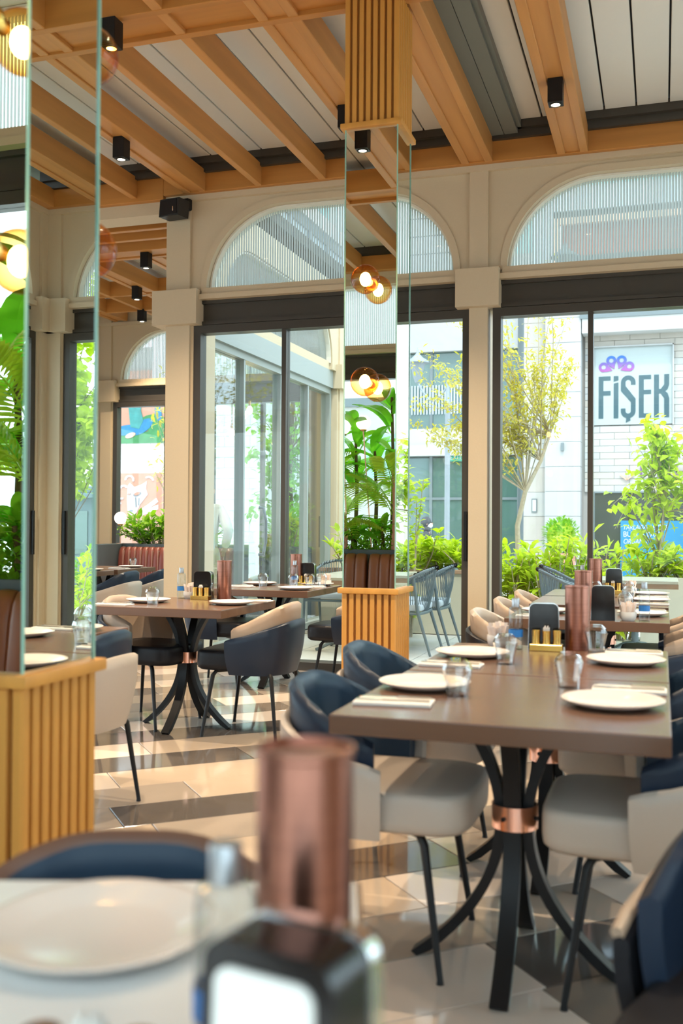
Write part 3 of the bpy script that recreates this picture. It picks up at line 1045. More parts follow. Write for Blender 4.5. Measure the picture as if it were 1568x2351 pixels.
H2 = pi / 2
setting(-.672, 2.93, -.55, 2.81, -.69, 2.64, 'at the navy-lined chair of the near table', H2 + .1)
setting(-.125, 2.80, -.265, 3.07, -.09, 3.07, 'at the pale seat side of the near table', H2)
setting(-.668, 3.70, -.52, 3.52, -.69, 3.42, 'on the joined second table, column side', H2)
setting(-.12, 3.68, -.24, 3.97, -.10, 3.98, 'on the joined second table, right of the copper canister', H2)
setting(-3.02, 5.55, -2.90, 5.38, -3.10, 5.28, 'on the walnut table before the cream pillar', H2)
setting(-2.475, 5.58, -2.74, 5.93, -2.44, 5.86, 'on the walnut table corner facing the navy chair', H2)
setting(-2.60, 7.04, -2.73, 7.33, -2.58, 7.33, 'at the front corner of the glass-wall table', H2)
setting(-3.08, 7.50, -2.98, 7.32, -3.12, 7.20, 'at the far left of the glass-wall table', H2)
lay(pl, -2.62, 7.57, ZTT, 0, 'cream plate at the glass-wall table edge touching the mid-room column')
lay(gl, -2.62, 7.40, ZTT, 0, 'upturned tumbler beside the brass cups, nearest the mid-room column, first of two')
lay(gl, -2.53, 7.43, ZTT, 0, 'upturned tumbler nearest the mid-room column, second of two')
setting(-.10, 5.72, -.20, 5.98, -.08, 6.02, 'on the third right-hand table behind the water bottle', H2)
setting(-.62, 5.72, None, None, -.64, 5.45, 'on the third right-hand table, hidden side', H2)
setting(-.08, 6.80, -.2, 6.66, -.06, 6.55, 'on the fourth right-hand table', H2)
setting(-.08, 7.45, -.22, 7.22, -.06, 7.22, 'on the last right-hand table', H2)
lay(gl, -.50, 6.98, ZTT, 0, 'upturned tumbler left of the far copper canister, front one')
lay(gl, -.44, 7.22, ZTT, 0, 'upturned tumbler touching the far copper canister')
setting(-2.52, 3.93, None, None, -2.45, 3.62, 'on the table behind the nearest mirrored column', H2)
setting(-5.60, 9.05, -5.72, 8.85, -5.58, 8.75, 'in the alcove, nearer setting', H2)
setting(-5.62, 9.92, -5.68, 10.07, -5.58, 9.6, 'in the alcove, before the maroon banquette', H2)
setting(-.62, 1.03, None, None, -.83, .95, 'in the blurred foreground', radians(17.7))

# condiment sets ------------------------------------------------
cn = MB().lathe([(.0001, 0), (.046, 0), (.047, .004), (.047, .243), (.0485, .245), (.0485, .250), (.045, .250), (.0445, .246), (.0001, .246)], 36).build('copper_canister', MT['copper'], smooth=True, ang=35)
tag(cn, 'x', 'canister', 'copper canisters on the tables')
dp = thing('napkin_dispenser', (0, 0, 0), 0, 'x', 'napkin dispenser', 'black napkin dispensers on the tables')


def rounded(w, h, r, n=6):
    p = [(-w, 0), (w, 0)]
    for i in range(n + 1):
        q = pi / 2 * i / n
        p.append((w - r - .004 + r * cos(q), h - r + r * sin(q)))
    for i in range(n + 1):
        q = pi / 2 + pi / 2 * i / n
        p.append((-w + r + .004 + r * cos(q), h - r + r * sin(q)))
    return p


MB().prism(rounded(.060, .178, .022), lambda a, b, d: (a, d, b), -.040, .032).build('body', MT['dispenser'], dp, True, 30)
MB().prism(rounded(.0615, .180, .0225), lambda a, b, d: (a, d, b), -.037, -.022).build('rim', MT['chrome'], dp, True, 30)
MB().prism(rounded(.046, .150, .014), lambda a, b, d: (a, d, b + .01), .032, .036).build('napkins', MT['napkin'], dp, True, 30)
bt = thing('water_bottle', (0, 0, 0), 0, 'x', 'bottle', 'small water bottles with blue labels')
MB().lathe([(.0001, 0), (.026, 0), (.0275, .004), (.0275, .150), (.024, .162), (.014, .166), (.013, .178), (.0001, .178)], 24).build('body', MT['bottle'], bt, True, 40)
MB().lathe([(.0282, .050), (.0282, .078), (.0278, .078), (.0278, .050)], 24, close=True).build('label', MT['bluelabel'], bt, True)
MB().lathe([(.0001, .166), (.0148, .166), (.0150, .168), (.0150, .198), (.0140, .2), (.0001, .2)], 20).build('cap', MT['capgrey'], bt, True, 40)
cd = thing('condiment_caddy', (0, 0, 0), 0, 'x', 'caddy', 'brass caddies with three cups')
MB().bbox(-.062, .062, -.027, .027, 0, .026, .002, 1).build('tray', MT['brass'], cd)
for k in (-1, 0, 1):
    cu = MB().lathe([(.0001, .026), (.0155, .026), (.0145, .05), (.0165, .078), (.0155, .078), (.0135, .05), (.0001, .045)], 18).build('cup', MT['brass'], cd, True, 40)
    cu.location = (k * .040, 0, 0)
    if k == 0:
        sa = MB()
        for q in range(5): sa.bbox(-.012 + q * .005, -.009 + q * .005, -.009, .009, .048, .090 + .006 * (q % 2), .0008, 1)
        sa.build('sachets', MT['napkin'], cu)
bw = thing('sachet_bowl', (0, 0, 0), 0, 'x', 'bowl', 'white bowls of sachets')
MB().lathe([(.0001, 0), (.030, 0), (.040, .012), (.0435, .030), (.0435, .046), (.0395, .046), (.037, .015), (.0001, .010)], 28).build('bowl', MT['ceramic'], bw, True, 40)
sa = MB()
rr = random.Random(5)
for q in range(26):
    a, r_ = rr.random() * 6.28, .030 * math.sqrt(rr.random())
    cx_, cy_ = r_ * cos(a), r_ * sin(a)
    t1, t2 = cx_ * .5, cy_ * .5
    h = .078 + rr.random() * .022
    an = rr.random() * pi
    wx, wy = .007 * cos(an), .007 * sin(an)
    ex, ey = -.0012 * sin(an), .0012 * cos(an)
    vs = []
    for z, ox, oy in ((.018, 0, 0), (h, t1, t2)):
        for s1, s2 in ((1, 1), (1, -1), (-1, -1), (-1, 1)):
            vs.append((cx_ + ox + s1 * wx + s2 * ex, cy_ + oy + s1 * wy + s2 * ey, z))
    sa.add(vs, [(0, 1, 2, 3), (7, 6, 5, 4), (0, 4, 5, 1), (1, 5, 6, 2), (2, 6, 7, 3), (3, 7, 4, 0)])
so = sa.build('sachets', MT['sachet'], bw)
so['kind'] = 'stuff'
US2 = {}


def setdown(p, x, y, rz, lab):
    u = US2.get(p.name)
    o = put(p, u, (x, y, ZTT), rz, lab)
    US2[p.name] = True


def condiments(where, can, disp, bottle, caddy, bowl, rz=0):
    if can:
        o = lay(cn, *can, ZTT, 0, f'copper canister {where}')
        if 'foreground' in where: o.scale = (.92, .92, 1.13)
    if disp: setdown(dp, *disp[:2], disp[2] if len(disp) > 2 else rz, f'black napkin dispenser {where}')
    if bottle: setdown(bt, *bottle, rz, f'water bottle with blue label {where}')
    if caddy: setdown(cd, *caddy, rz, f'brass caddy with three cups {where}')
    if bowl: setdown(bw, *bowl, rz, f'white bowl of paper sachets {where}')


condiments('on the joined second table', (-.315, 4.03), (-.445, 4.045, .1), (-.545, 3.96), (-.425, 3.955), (-.625, 4.03))
condiments('on the third right-hand table', (-.395, 5.46), (-.29, 5.38, .05), (-.085, 5.40), None, (-.165, 5.39))
condiments('on the last right-hand table', (-.46, 7.55), (-.335, 7.62, .1), (-.56, 7.62), (-.335, 7.5), (-.215, 7.55))
condiments('on the walnut table between navy chairs', (-2.69, 5.945), (-2.83, 5.94, .15), (-2.985, 5.925), (-2.81, 5.85), (-2.92, 5.92))
condiments('on the glass-wall table', (-2.80, 7.58), (-2.715, 7.64, .1), (-2.775, 7.48), (-2.70, 7.53), (-2.56, 7.62))
condiments('on the blurred foreground table', (-.304, .85), (-.262, .70, radians(180 - 12)), (-.365, .815), (-.43, .70), None, .2)

# ================================================================ BANQUETTES AND PLANTERS
def banquette(name, x0, x1, y0, facing, leather, label, seam, flutes=None, ztop=.93):
    """facing = +1: seat towards +y; y0 is the rear face"""
    t = thing(name, ((x0 + x1) / 2, y0, 0), 0 if facing > 0 else pi, label, 'banquette')
    L = x1 - x0
    n = flutes or max(4, round(L / .11))
    w = L / n
    ch = None
    m = MB()
    for i in range(8):
        pass
    prof = [(.02, .44), (.16, .44), (.165, .60), (.14, .80), (.12, .88), (.085, .925), (.045, .93), (.02, .91)]
    prof = [(y, z if z < .6 else .6 + (z - .6) * (ztop - .6) / .33) for y, z in prof]
    seg = 6
    vs, fs = [], []
    for k in range(seg + 1):
        u = -w / 2 + w * k / seg
        b = .018 * (1 - (2 * k / seg - 1) ** 4) - .018
        for j, (y, z) in enumerate(prof):
            vs.append((u * .985, y + (b if 2 <= j <= 5 else b * .3 if j in (1, 6) else 0), z + (b * .7 if j in (4, 5, 6) else 0)))
    q = len(prof)
    for k in range(seg):
        for j in range(q):
            j2 = (j + 1) % q
            fs.append((k * q + j, k * q + j2, (k + 1) * q + j2, (k + 1) * q + j))
    fs += [tuple(range(q)), tuple(seg * q + j for j in range(q - 1, -1, -1))]
    fl_ = MB().add(vs, fs).build('back_flute', leather, t, True, 60)
    fl_.location = (-L / 2 + w / 2, 0, 0)
    for i in range(1, n):
        piece(fl_, (-L / 2 + w / 2 + i * w, 0, 0), t, name='back_flute')
    if seam:
        sm = MB().box(-.0035, .0035, .1, .157, .46, .88).build('seam', MT['piping'], t)
        sm.location = (-L / 2 + w, 0, 0)
        for i in range(2, n): piece(sm, (-L / 2 + i * w, 0, 0), t, name='seam')
    MB().bbox(-L / 2, L / 2, .12, .60, .30, .46, .03, 3).build('seat', leather, t, True, 60)
    MB().box(-L / 2 + .01, L / 2 - .01, .02, .56, 0, .30).build('plinth', MT['planter'], t)
    return t


banquette('banquette', -6.98, -5.33, 12.10, -1, MT['maroon'], 'maroon fluted leather banquette in the alcove beneath the plants', True, 19)
banquette('banquette', -3.02, -2.2, -.10, 1, MT['cognac'], 'brown fluted leather banquette seen in the mid-room mirror, right bench', False, 7)
banquette('banquette', -4.0, -3.06, -.10, 1, MT['cognac'], 'brown fluted leather banquette seen in the mid-room mirror, left bench', False, 8)


def trough(x0, x1, y0, y1, h, label, m='planter', cat='planter'):
    t = thing('planter_box', ((x0 + x1) / 2, (y0 + y1) / 2, 0), 0, label, cat)
    X, Y = (x1 - x0) / 2, (y1 - y0) / 2
    w = .025
    b = MB().bbox(-X, X, -Y, -Y + w, 0, h, .003, 1).bbox(-X, X, Y - w, Y, 0, h, .003, 1).bbox(-X, -X + w, -Y + w, Y - w, 0, h, .003, 1).bbox(X - w, X, -Y + w, Y - w, 0, h, .003, 1).box(-X + w, X - w, -Y + w, Y - w, 0, .05)
    b.build('box', MT[m], t)
    MB().box(-X + w, X - w, -Y + w, Y - w, .05, h - .04).build('soil', MT['soil'], t)
    return t


trough(-7.20, -5.3, 12.12, 12.5, .965, 'slate planter box behind the maroon banquette in the alcove')
trough(-7.20, -7.0, 11.5, 12.10, .965, 'slate partition planter closing the end of the maroon banquette')
trough(-4.95, -4.40, 12.1, 12.5, .95, 'slate planter seen through the glass doors, with shrub and white globe')
trough(-4.3, -1.75, -.52, -.12, .97, 'slate planter behind the brown banquettes, seen in the mirror')


# ================================================================ PLANTS
def leaf(m, base, d, n, L, Wd, fold=.25, droop=.25):
    """one folded leaf blade of six triangles: base point, direction, up hint, length, width"""
    d = Vector(d).normalized()
    n = Vector(n)
    s = d.cross(n)
    if s.length < 1e-3: s = d.orthogonal()
    s.normalize()
    n = s.cross(d).normalized()
    b = Vector(base)
    p1 = b + d * L * .35
    p2 = b + d * L * .72 - n * L * droop * .35
    tip = b + d * L - n * L * droop
    w = Wd / 2
    up_ = n * w * fold
    vs = [b, p1, p2, tip, p1 + s * w + up_, p1 - s * w + up_, p2 + s * w * .8 + up_ * .8, p2 - s * w * .8 + up_ * .8]
    m.add(vs, [(0, 4, 1), (0, 1, 5), (1, 4, 6, 2), (1, 2, 7, 5), (2, 6, 3), (2, 3, 7)])


def rdir(rg, zmin=-.4, zmax=1):
    while True:
        v = Vector((rg.uniform(-1, 1), rg.uniform(-1, 1), rg.uniform(zmin, zmax)))
        if .1 < v.length < 1: return v.normalized()


def shrub(name, loc, size, nl, L, Wd, mt, label, cat='shrub', group=None, seed=0, stems=7, woodm='bark', tight=.55):
    """stems rising from the ground, leaves in whorls along them"""
    rg = random.Random(seed)
    t = thing(name, loc, 0, label, cat, group)
    st, lf = MB(), MB()
    sx, sy, sz = size
    per = max(1, nl // stems)
    for i in range(stems):
        e = Vector((rg.uniform(-1, 1) * sx, rg.uniform(-1, 1) * sy, sz * rg.uniform(.55, 1)))
        b = Vector((e.x * .35, e.y * .35, 0))
        mid = b.lerp(e, .5) + Vector((rg.uniform(-.1, .1) * sx, rg.uniform(-.1, .1) * sy, .06 * sz))
        st.tube([b, mid, e], [.012, .009, .004], 5, False)
        for k in range(per):
            f = 1 - rg.random() ** 1.3 * tight * 1.6
            f = max(.12, f)
            p = b.lerp(mid, f * 2) if f < .5 else mid.lerp(e, f * 2 - 1)
            dd = rdir(rg, -.15, .9)
            leaf(lf, p + dd * L * .12, dd, Vector((0, 0, 1)) + rdir(rg) * .4, L * rg.uniform(.65, 1.15), Wd * rg.uniform(.8, 1.15), .25, rg.uniform(.05, .4))
    st.raw('stems', MT[woodm], t)
    lf.raw('foliage', MT[mt], t)
    return t


def tree(name, loc, trunk, crown, nl, L, Wd, mt, label, seed=0, group=None, bark='bark', nbr=16, droop=.4):
    """trunk: points with radii; crown: list of (centre, radii) ellipsoids"""
    rg = random.Random(seed)
    t = thing(name, loc, 0, label, 'tree', group)
    MB().tube([p for p, r in trunk], [r for p, r in trunk], 9).build('trunk', MT[bark], t, True)
    br, lf = MB(), MB()
    pts = []
    for c, r in crown:
        for k in range(max(3, nbr * len(crown) // len(crown))):
            v = rdir(rg, -.7, 1)
            e = Vector(c) + Vector((v.x * r[0], v.y * r[1], v.z * r[2])) * rg.uniform(.6, 1)
            s = Vector(trunk[rg.randrange(max(1, len(trunk) - 3), len(trunk))][0])
            m_ = s.lerp(e, .55) + Vector((rg.uniform(-.1, .1), rg.uniform(-.1, .1), .08))
            br.tube([s, m_, e], [.009, .0055, .002], 5, False)
            pts.append((s, m_, e))
    br.raw('branches', MT[bark], t)
    for k in range(nl):
        s, m_, e = pts[rg.randrange(len(pts))]
        f = rg.uniform(.25, 1.05)
        p = s.lerp(m_, f * 2) if f < .5 else m_.lerp(e, f * 2 - 1)
        p = p + rdir(rg) * .16 * rg.random()
        dd = rdir(rg, -.7, .6)
        leaf(lf, p, dd, Vector((0, 0, 1)) + rdir(rg) * .5, L * rg.uniform(.6, 1.2), Wd * rg.uniform(.8, 1.2), .25, droop * rg.random())
    lf.raw('foliage', MT[mt], t)
    return t


# ---- tropical planting behind the viewer (seen in both mirrors)
def big_leaf(L, Wd, droop, n=7, notch=False):
    """broad blade on local +x, arching down; midrib along the middle"""
    m = MB()
    vs, fs = [], []
    for i in range(n + 1):
        f = i / n
        x = L * f
        z = .18 * L * sin(f * pi * .55) - droop * L * f ** 2.2
        w = Wd * .5 * (sin(pi * (f * .93 + .05)) ** .75)
        vs += [(x, -w, z + w * .28), (x, 0, z), (x, w, z + w * .28)]
    for i in range(n):
        a = i * 3
        fs += [(a, a + 1, a + 4, a + 3), (a + 1, a + 2, a + 5, a + 4)]
    return m.add(vs, fs)


def palm_leaf(L, Wd, droop, n=26):
    m = MB()
    pts = []
    for i in range(n + 1):
        f = i / n
        pts.append(Vector((L * f, 0, .25 * L * sin(f * 1.9) - droop * L * f ** 2)))
    m.tube(pts, [.006 * (1 - .7 * i / n) for i in range(n + 1)], 5, False)
    for i in range(3, n + 1):
        f = i / n
        ln = Wd * (.35 + .65 * sin(pi * min(1, f * .85 + .12)))
        for s in (-1, 1):
            leaf(m, pts[i], (.55 + .3 * f, s * .8, -.12), (0, 0, 1), ln, .026, .2, .28)
    return m


rg = random.Random(11)
proto_leaf = [big_leaf(.52, .17, .35).raw('leaf', MT['l_dark']), big_leaf(.62, .20, .5).raw('leaf', MT['l_dark']), big_leaf(.40, .15, .2).raw('leaf', MT['l_green'])]
proto_palm = [palm_leaf(.78, .28, .35).raw('frond', MT['l_palm']), palm_leaf(.62, .24, .6).raw('frond', MT['l_palm'])]
for o in proto_leaf + proto_palm: o['free'] = 1


def tropical(kind, x, y, h, n, label, seed):
    rg = random.Random(seed)
    z0 = .92
    t = thing('banana_plant' if kind == 'leaf' else 'palm_plant', (x, y, z0), 0, label, 'plant', 'tropical plants in the slate planter')
    st = MB()
    st.tube([(0, 0, 0), (.02, .01, h * .5), (0, .02, h)], [.026, .022, .014], 8)
    st.build('trunk', MT['barkdark' if kind == 'leaf' else 'terracotta'], t, True)
    pr = proto_leaf if kind == 'leaf' else proto_palm
    for i in range(n):
        p = pr[rg.randrange(len(pr))]
        f = rg.uniform(.45, 1.0)
        if p.get('free'):
            o = p
            del p['free']
            o.parent = t
        else:
            o = bpy.data.objects.new(p.name.split('.')[0], p.data)
            COL.objects.link(o)
            o.parent = t
        o.location = (rg.uniform(-.03, .03), rg.uniform(-.03, .03), h * f)
        o.rotation_euler = (rg.uniform(-.4, .4), -rg.uniform(.1, 1.05), i * 2.4 + rg.uniform(-.3, .3))
        s = rg.uniform(.7, 1.05) * (1 if h > .6 else .62) if kind == 'leaf' else rg.uniform(.85, 1.15)
        o.scale = (s, s, s)


tropical('leaf', -3.30, -.40, 1.45, 13, 'tall broad-leaved plant left of the copper globe stem, seen in the mid-room mirror', 1)
tropical('leaf', -2.88, -.42, 1.75, 13, 'tall broad-leaved plant at the right side of the mid-room mirror', 2)
tropical('leaf', -3.62, -.40, 1.45, 12, 'tall broad-leaved plant beyond the left edge of the mid-room mirror', 3)
tropical('palm', -2.80, -.18, .95, 11, 'feathery palm right of the copper globe stem in the mid-room mirror', 4)
tropical('palm', -3.36, -.20, .45, 9, 'low arching palm near the planter rim in the mid-room mirror', 5)
tropical('leaf', -2.50, -.38, 1.30, 10, 'broad-leaved plant at the planter end nearest the viewer', 6)
tropical('leaf', -3.08, -.44, 1.15, 14, 'broad-leaved plant of middle height behind the globe stem', 8)
tropical('leaf', -2.95, -.26, .30, 10, 'small bright-leaved plant above the brown banquette split', 9)
tropical('leaf', -3.30, -.26, .25, 10, 'small bright-leaved plant low at the left of the mirror planting', 13)
tropical('leaf', -2.72, -.26, .30, 9, 'small bright-leaved plant low at the right of the mirror planting', 15)
tropical('palm', -3.78, -.3, .9, 9, 'feathery palm far left in the slate planter', 10)
mo = MB()
rg = random.Random(21)
for k in range(3800):
    p = Vector((rg.uniform(-4.25, -1.8), rg.uniform(-.48, -.14), .94 + rg.random() ** 1.3 * .30))
    leaf(mo, p, rdir(rg, -.1, 1), (0, 0, 1), rg.uniform(.04, .075), .034, .2, .1)
o = mo.raw('groundcover', MT['l_moss'])
tag(o, 'fine dark green groundcover filling the slate planter seen in the mirror', 'plant', kind='stuff')


def globe_lamp(x, y, z0, z1, dx, r, label):
    t = thing('globe_stem_lamp', (x, y, z0), 0, label, 'lamp', 'white globe lamps on copper stems')
    h = z1 - z0
    MB().ball((-dx, 0, h), r, 22, 14).build('globe', MT['globe'], t, True, 180)
    MB().lathe([(.0001, -.018), (.032, -.016), (.040, 0), (.036, .006), (.0001, .006)], 18, (-dx, 0, h - r + .002)).build('cup', MT['copperpol'], t, True)
    MB().tube([(0, 0, 0), (-dx * .5, 0, (h - r) * .5), (-dx, 0, h - r - .01)], .0075, 10).build('stem', MT['copperpol'], t, True)
    MB().lathe([(.0001, 0), (.055, 0), (.055, .008), (.012, .012), (.0001, .012)], 22).build('foot', MT['copperpol'], t, True)


globe_lamp(-3.05, -.21, .93, 2.375, .105, .083, 'white globe on a tall leaning copper stem, centre of the mid-room mirror')
globe_lamp(-3.33, -.21, .93, 2.33, .06, .083, 'white globe on copper stem cut by the mid-room mirror left edge')
globe_lamp(-7.08, 12.2, .965, 1.315, 0, .085, 'white globe on a short copper stem standing in the alcove planter')
globe_lamp(-4.72, 12.2, .93, 1.33, 0, .085, 'white globe lamp seen through the glass doors by the shrub')
shrub('planter_shrub', (-6.56, 12.3, .92), (.38, .16, .50), 230, .17, .07, 'l_green', 'glossy schefflera shrub beside the globe lamp in the alcove', 'plant', None, 31, 9)
shrub('planter_shrub', (-6.55, 12.32, .92), (.62, .18, .26), 520, .07, .03, 'l_green', 'fine-leaved low shrub behind the maroon banquette', 'plant', None, 32, 14)
shrub('planter_shrub', (-6.0, 12.32, .92), (.45, .16, .46), 200, .16, .06, 'l_green', 'glossy shrub near the alcove planter end, beside the pillar', 'plant', None, 33, 9)
shrub('planter_shrub', (-4.66, 12.32, .90), (.22, .16, .45), 110, .13, .05, 'l_hedge', 'bright green shrub in the planter behind the glass doors', 'plant', None, 34, 8)

# pendant bulbs in the wing
for i, (px, py, pz) in enumerate([(-4.75, 11.2, 2.62), (-4.95, 11.5, 2.60), (-4.62, 11.7, 2.25), (-4.85, 10.9, 2.32)]):
    t = thing('pendant_bulb', (px, py, 4.42), 0, f"bare filament bulb on a dark cord behind the glass doors, {['upper first', 'upper second', 'lower first', 'lower second'][i]}", 'lamp', 'filament bulbs behind the glass doors')
    MB().tube([(0, 0, 0), (0, 0, pz - 4.42 + .1)], .005, 6).build('cord', MT['black'], t)
    MB().ball((0, 0, pz - 4.42), .035, 12, 8, (1, 1, 1.5)).build('bulb', MT['bulb'], t, True, 180)
    MB().tube([(0, 0, pz - 4.42 + .05), (0, 0, pz - 4.42 + .11)], .016, 10).build('socket', MT['copperpol'], t, True)

# ================================================================ TERRACE
gnd = MB().box(-60, 60, -40, 70, -.5, -.36).build('ground', MT['paving'])
tag(gnd, kind='structure')
ter = MB().box(-4.0, 5.0, 8.3, 11.95, -.36, -.02).build('terrace_floor', MT['grout'])
tag(ter, kind='structure')
tt = None
for i in range(14):
    for j in range(6):
        q = (-3.9 + .6 * i, 8.45 + .6 * j, -.02)
        if tt is None:
            tt = MB().bbox(-.296, .296, -.296, .296, 0, .012, .002, 1).build('tile', MT['deck'], ter, loc=(q[0] + .2, q[1] + .15, q[2]))
        else:
            piece(tt, (q[0] + .2, q[1] + .15, q[2]), ter)
wt = trough(-3.85, -1.78, 11.25, 11.9, .69, 'pale planter box with a teak cap behind the terrace chairs', 'palewood')
MB().bbox(-1.06, 1.06, -.35, -.28, .69, .735, .004, 1).build('cap_board', MT['teak'], wt)
trough(-.22, 3.6, 11.2, 11.9, .70, 'pale olive planter box below the hedge at the right window', 'palewood')
HEDGE = [(-3.5, 'farthest along by the glass wing'), (-3.1, 'behind the terrace armchairs by the mirror edge'), (-2.75, 'directly below the climber'),
         (-2.4, 'behind the teak cap, below the hooded walker'), (-2.05, 'behind the teak cap, at the cream pillar edge'), (-1.72, 'in the corner beside the cream pillar'),
         (-1.42, 'under the yellow tree trunk'), (-1.12, 'below the terracotta boxwood pot'), (-.80, 'just left of the window mullion'),
         (-.45, 'right of the window mullion by the far canister'), (-.08, 'below the blue poster'), (.28, 'at the right frame edge'), (.7, 'just beyond the right frame edge')]
for i, (hx, lab) in enumerate(HEDGE):
    low = -1.78 < hx < -.3
    zt = R.uniform(1.0, 1.18)
    z0 = .0 if low else .66
    shrub('laurel_shrub', (hx, 11.5 + R.uniform(-.1, .1), z0), (.36, .3, zt - z0), 460 if low else 230, .155, .062, 'l_hedge',
          f"lime laurel shrub {lab}", 'shrub', 'laurel hedge along the terrace', 40 + i, 18 if low else 11, tight=.62)
# flowering lime climber by the column, sapling, bamboo
shrub('climbing_vine', (-2.72, 10.9, 0.0), (.26, .2, 2.30), 330, .095, .055, 'l_hedge', 'thin climber with lime leaves right of the mid-room mirror', 'plant', None, 70, 6, tight=.62)
tree('young_tree', (0.0, 11.5, .4), [((0, 0, 0), .022), ((-.03, 0, .5), .02), ((.02, 0, 1.0), .016), ((-.02, 0, 1.5), .010)],
     [((-.34, 0, .95), (.30, .25, .5)), ((.15, 0, .95), (.42, .3, .5)), ((-.10, 0, 1.6), (.22, .2, .35)), ((.22, 0, 1.55), (.25, .2, .35)), ((-.03, 0, 2.0), (.10, .1, .25))], 640, .135, .07, 'l_hedge', 'leafy lime sapling in front of the shop poster', 71, None, 'bark', 7)
tree('young_tree', (.50, 11.6, .4), [((0, 0, 0), .02), ((.03, 0, .5), .018), ((0, 0, 1.0), .014)],
     [((0, 0, 1.0), (.4, .3, .5)), ((-.15, 0, 1.5), (.25, .2, .3))], 300, .125, .062, 'l_hedge', 'leafy lime sapling at the right frame edge by the hedge', 72, None, 'bark', 8)
shrub('bamboo', (-3.55, 12.6, -.3), (.22, .35, 2.9), 420, .12, .028, 'l_green', 'thin bamboo clump at the end of the glass wing', 'plant', None, 73, 9, tight=.6)
shrub('bamboo', (-3.3, 11.6, .6), (.25, .2, 1.4), 150, .11, .04, 'l_green', 'wispy green shrub beside the bamboo, left of the mirror column', 'plant', None, 74, 6, tight=.6)

# yellow-leaved tree in the right-hand window
tree('street_tree', (-1.80, 13.2, -.36), [((.10, 0, 0), .04), ((.02, 0, .9), .036), ((.0, 0, 1.6), .034), ((.10, 0, 2.05), .03), ((.30, 0, 2.45), .024), ((.42, 0, 2.8), .016)],
     [((-.75, -.1, 3.35), (.75, .7, .75)), ((.35, .1, 3.9), (.7, .7, .85)), ((-.2, 0, 4.6), (.9, .8, .6)), ((-.55, 0, 2.75), (.75, .4, .3))], 5200, .085, .028, 'l_yellow',
     'slender tree with yellow-green leaves and pale forked trunk before the stone wall', 80, None, 'bark', 13)
tree('garden_tree', (-6.0, 15.8, -.36), [((0, 0, 0), .09), ((.05, 0, 1.4), .08), ((0, 0, 2.8), .06), ((.1, 0, 3.8), .04)],
     [((0, 0, 3.2), (.95, 1.0, 1.2)), ((.1, 0, 1.9), (.9, .8, .8)), ((.5, 0, 4.2), (.9, 1, .8))], 1300, .15, .10, 'l_green', 'green tree seen through the glass wing', 81, 'trees beyond the glass wing', 'barkdark')
tree('garden_tree', (-7.72, 15.2, -.36), [((0, 0, 0), .05), ((.05, 0, 1.6), .04), ((.1, 0, 3.6), .03)],
     [((-.38, 0, 3.7), (.2, .3, .8)), ((-.34, 0, 2.75), (.16, .3, .5)), ((.1, 0, 4.6), (.4, .5, .5))], 420, .13, .045, 'l_yellow', 'orange-yellow leafed tree overlapping the mural, alcove window', 82, 'trees beyond the glass wing')
# plane trees to the right, seen in the near mirror
tree('plane_tree', (6.1, 13.5, -.36), [((0, 0, 0), .12), ((0, .1, 1.5), .1), ((.1, 0, 3), .07), ((0, 0, 4), .05)],
     [((0, 0, 4.2), (1.8, 1.4, 1.5)), ((-.6, -.8, 3.3), (1.2, 1, .9)), ((1.0, .5, 3.5), (1.4, 1.2, 1.0)), ((.3, -.5, 5.6), (1.6, 1.2, 1))], 3400, .20, .17, 'l_hedge', 'big-leaved plane tree reflected in the nearest column', 83, 'plane trees on the right', 'barkdark', 16)
tree('plane_tree', (8.6, 11.0, -.36), [((0, 0, 0), .12), ((0, .1, 1.5), .1), ((.1, 0, 3), .07), ((0, 0, 4), .05)],
     [((0, 0, 4.2), (1.8, 1.6, 1.5)), ((-.6, -.8, 3.0), (1.2, 1, .9)), ((.3, -.5, 5.6), (1.6, 1.2, 1))], 2200, .20, .17, 'l_hedge', 'second plane tree outside the right-hand wall', 84, 'plane trees on the right', 'barkdark', 16)
shrub('hedge_bush', (5.3, 12.2, -.36), (.9, .6, 1.25), 420, .16, .06, 'l_hedge', 'lime hedge bush reflected low in the nearest column', 'shrub', None, 85, 16)
shrub('hedge_bush', (7.4, 15.2, -.36), (1.2, .6, 1.2), 500, .12, .06, 'l_green', 'clipped green bush before the grey kiosk, reflected', 'shrub', None, 86, 16)

# ---- outdoor furniture
oc = thing('terrace_armchair', (0, 0, 0), 0, 'x', 'chair', 'grey cord armchairs on the terrace')
rail = [(.27, .29, .62), (.10, .295, .655), (-.10, .285, .72), (-.25, .22, .80), (-.31, .10, .83), (-.32, 0, .835)]
rail = rail + [(x, -y, z) for x, y, z in rail[-2::-1]]
MB().tube(rail, .016, 10).build('top_rail', MT['metalchair'], oc, True)
for s in (1, -1):
    MB().tube([(.25, s * .29, .625), (.245, s * .285, .42), (.26, s * .29, 0)], [.014, .016, .012], 8).build('leg', MT['metalchair'], oc, True)
    MB().tube([(-.16, s * .27, .74), (-.20, s * .265, .42), (-.33, s * .28, 0)], [.014, .018, .012], 8).build('leg', MT['metalchair'], oc, True)
MB().tube([(.25, .27, .40), (-.22, .26, .40), (-.24, 0, .40), (-.22, -.26, .40), (.25, -.27, .40), (.25, .27, .40)], .015, 8).build('seat_frame', MT['metalchair'], oc, True)
MB().bbox(-.23, .27, -.265, .265, .42, .485, .022, 3).build('cushion', MT['cushion'], oc, True, 60)
cord = MB()
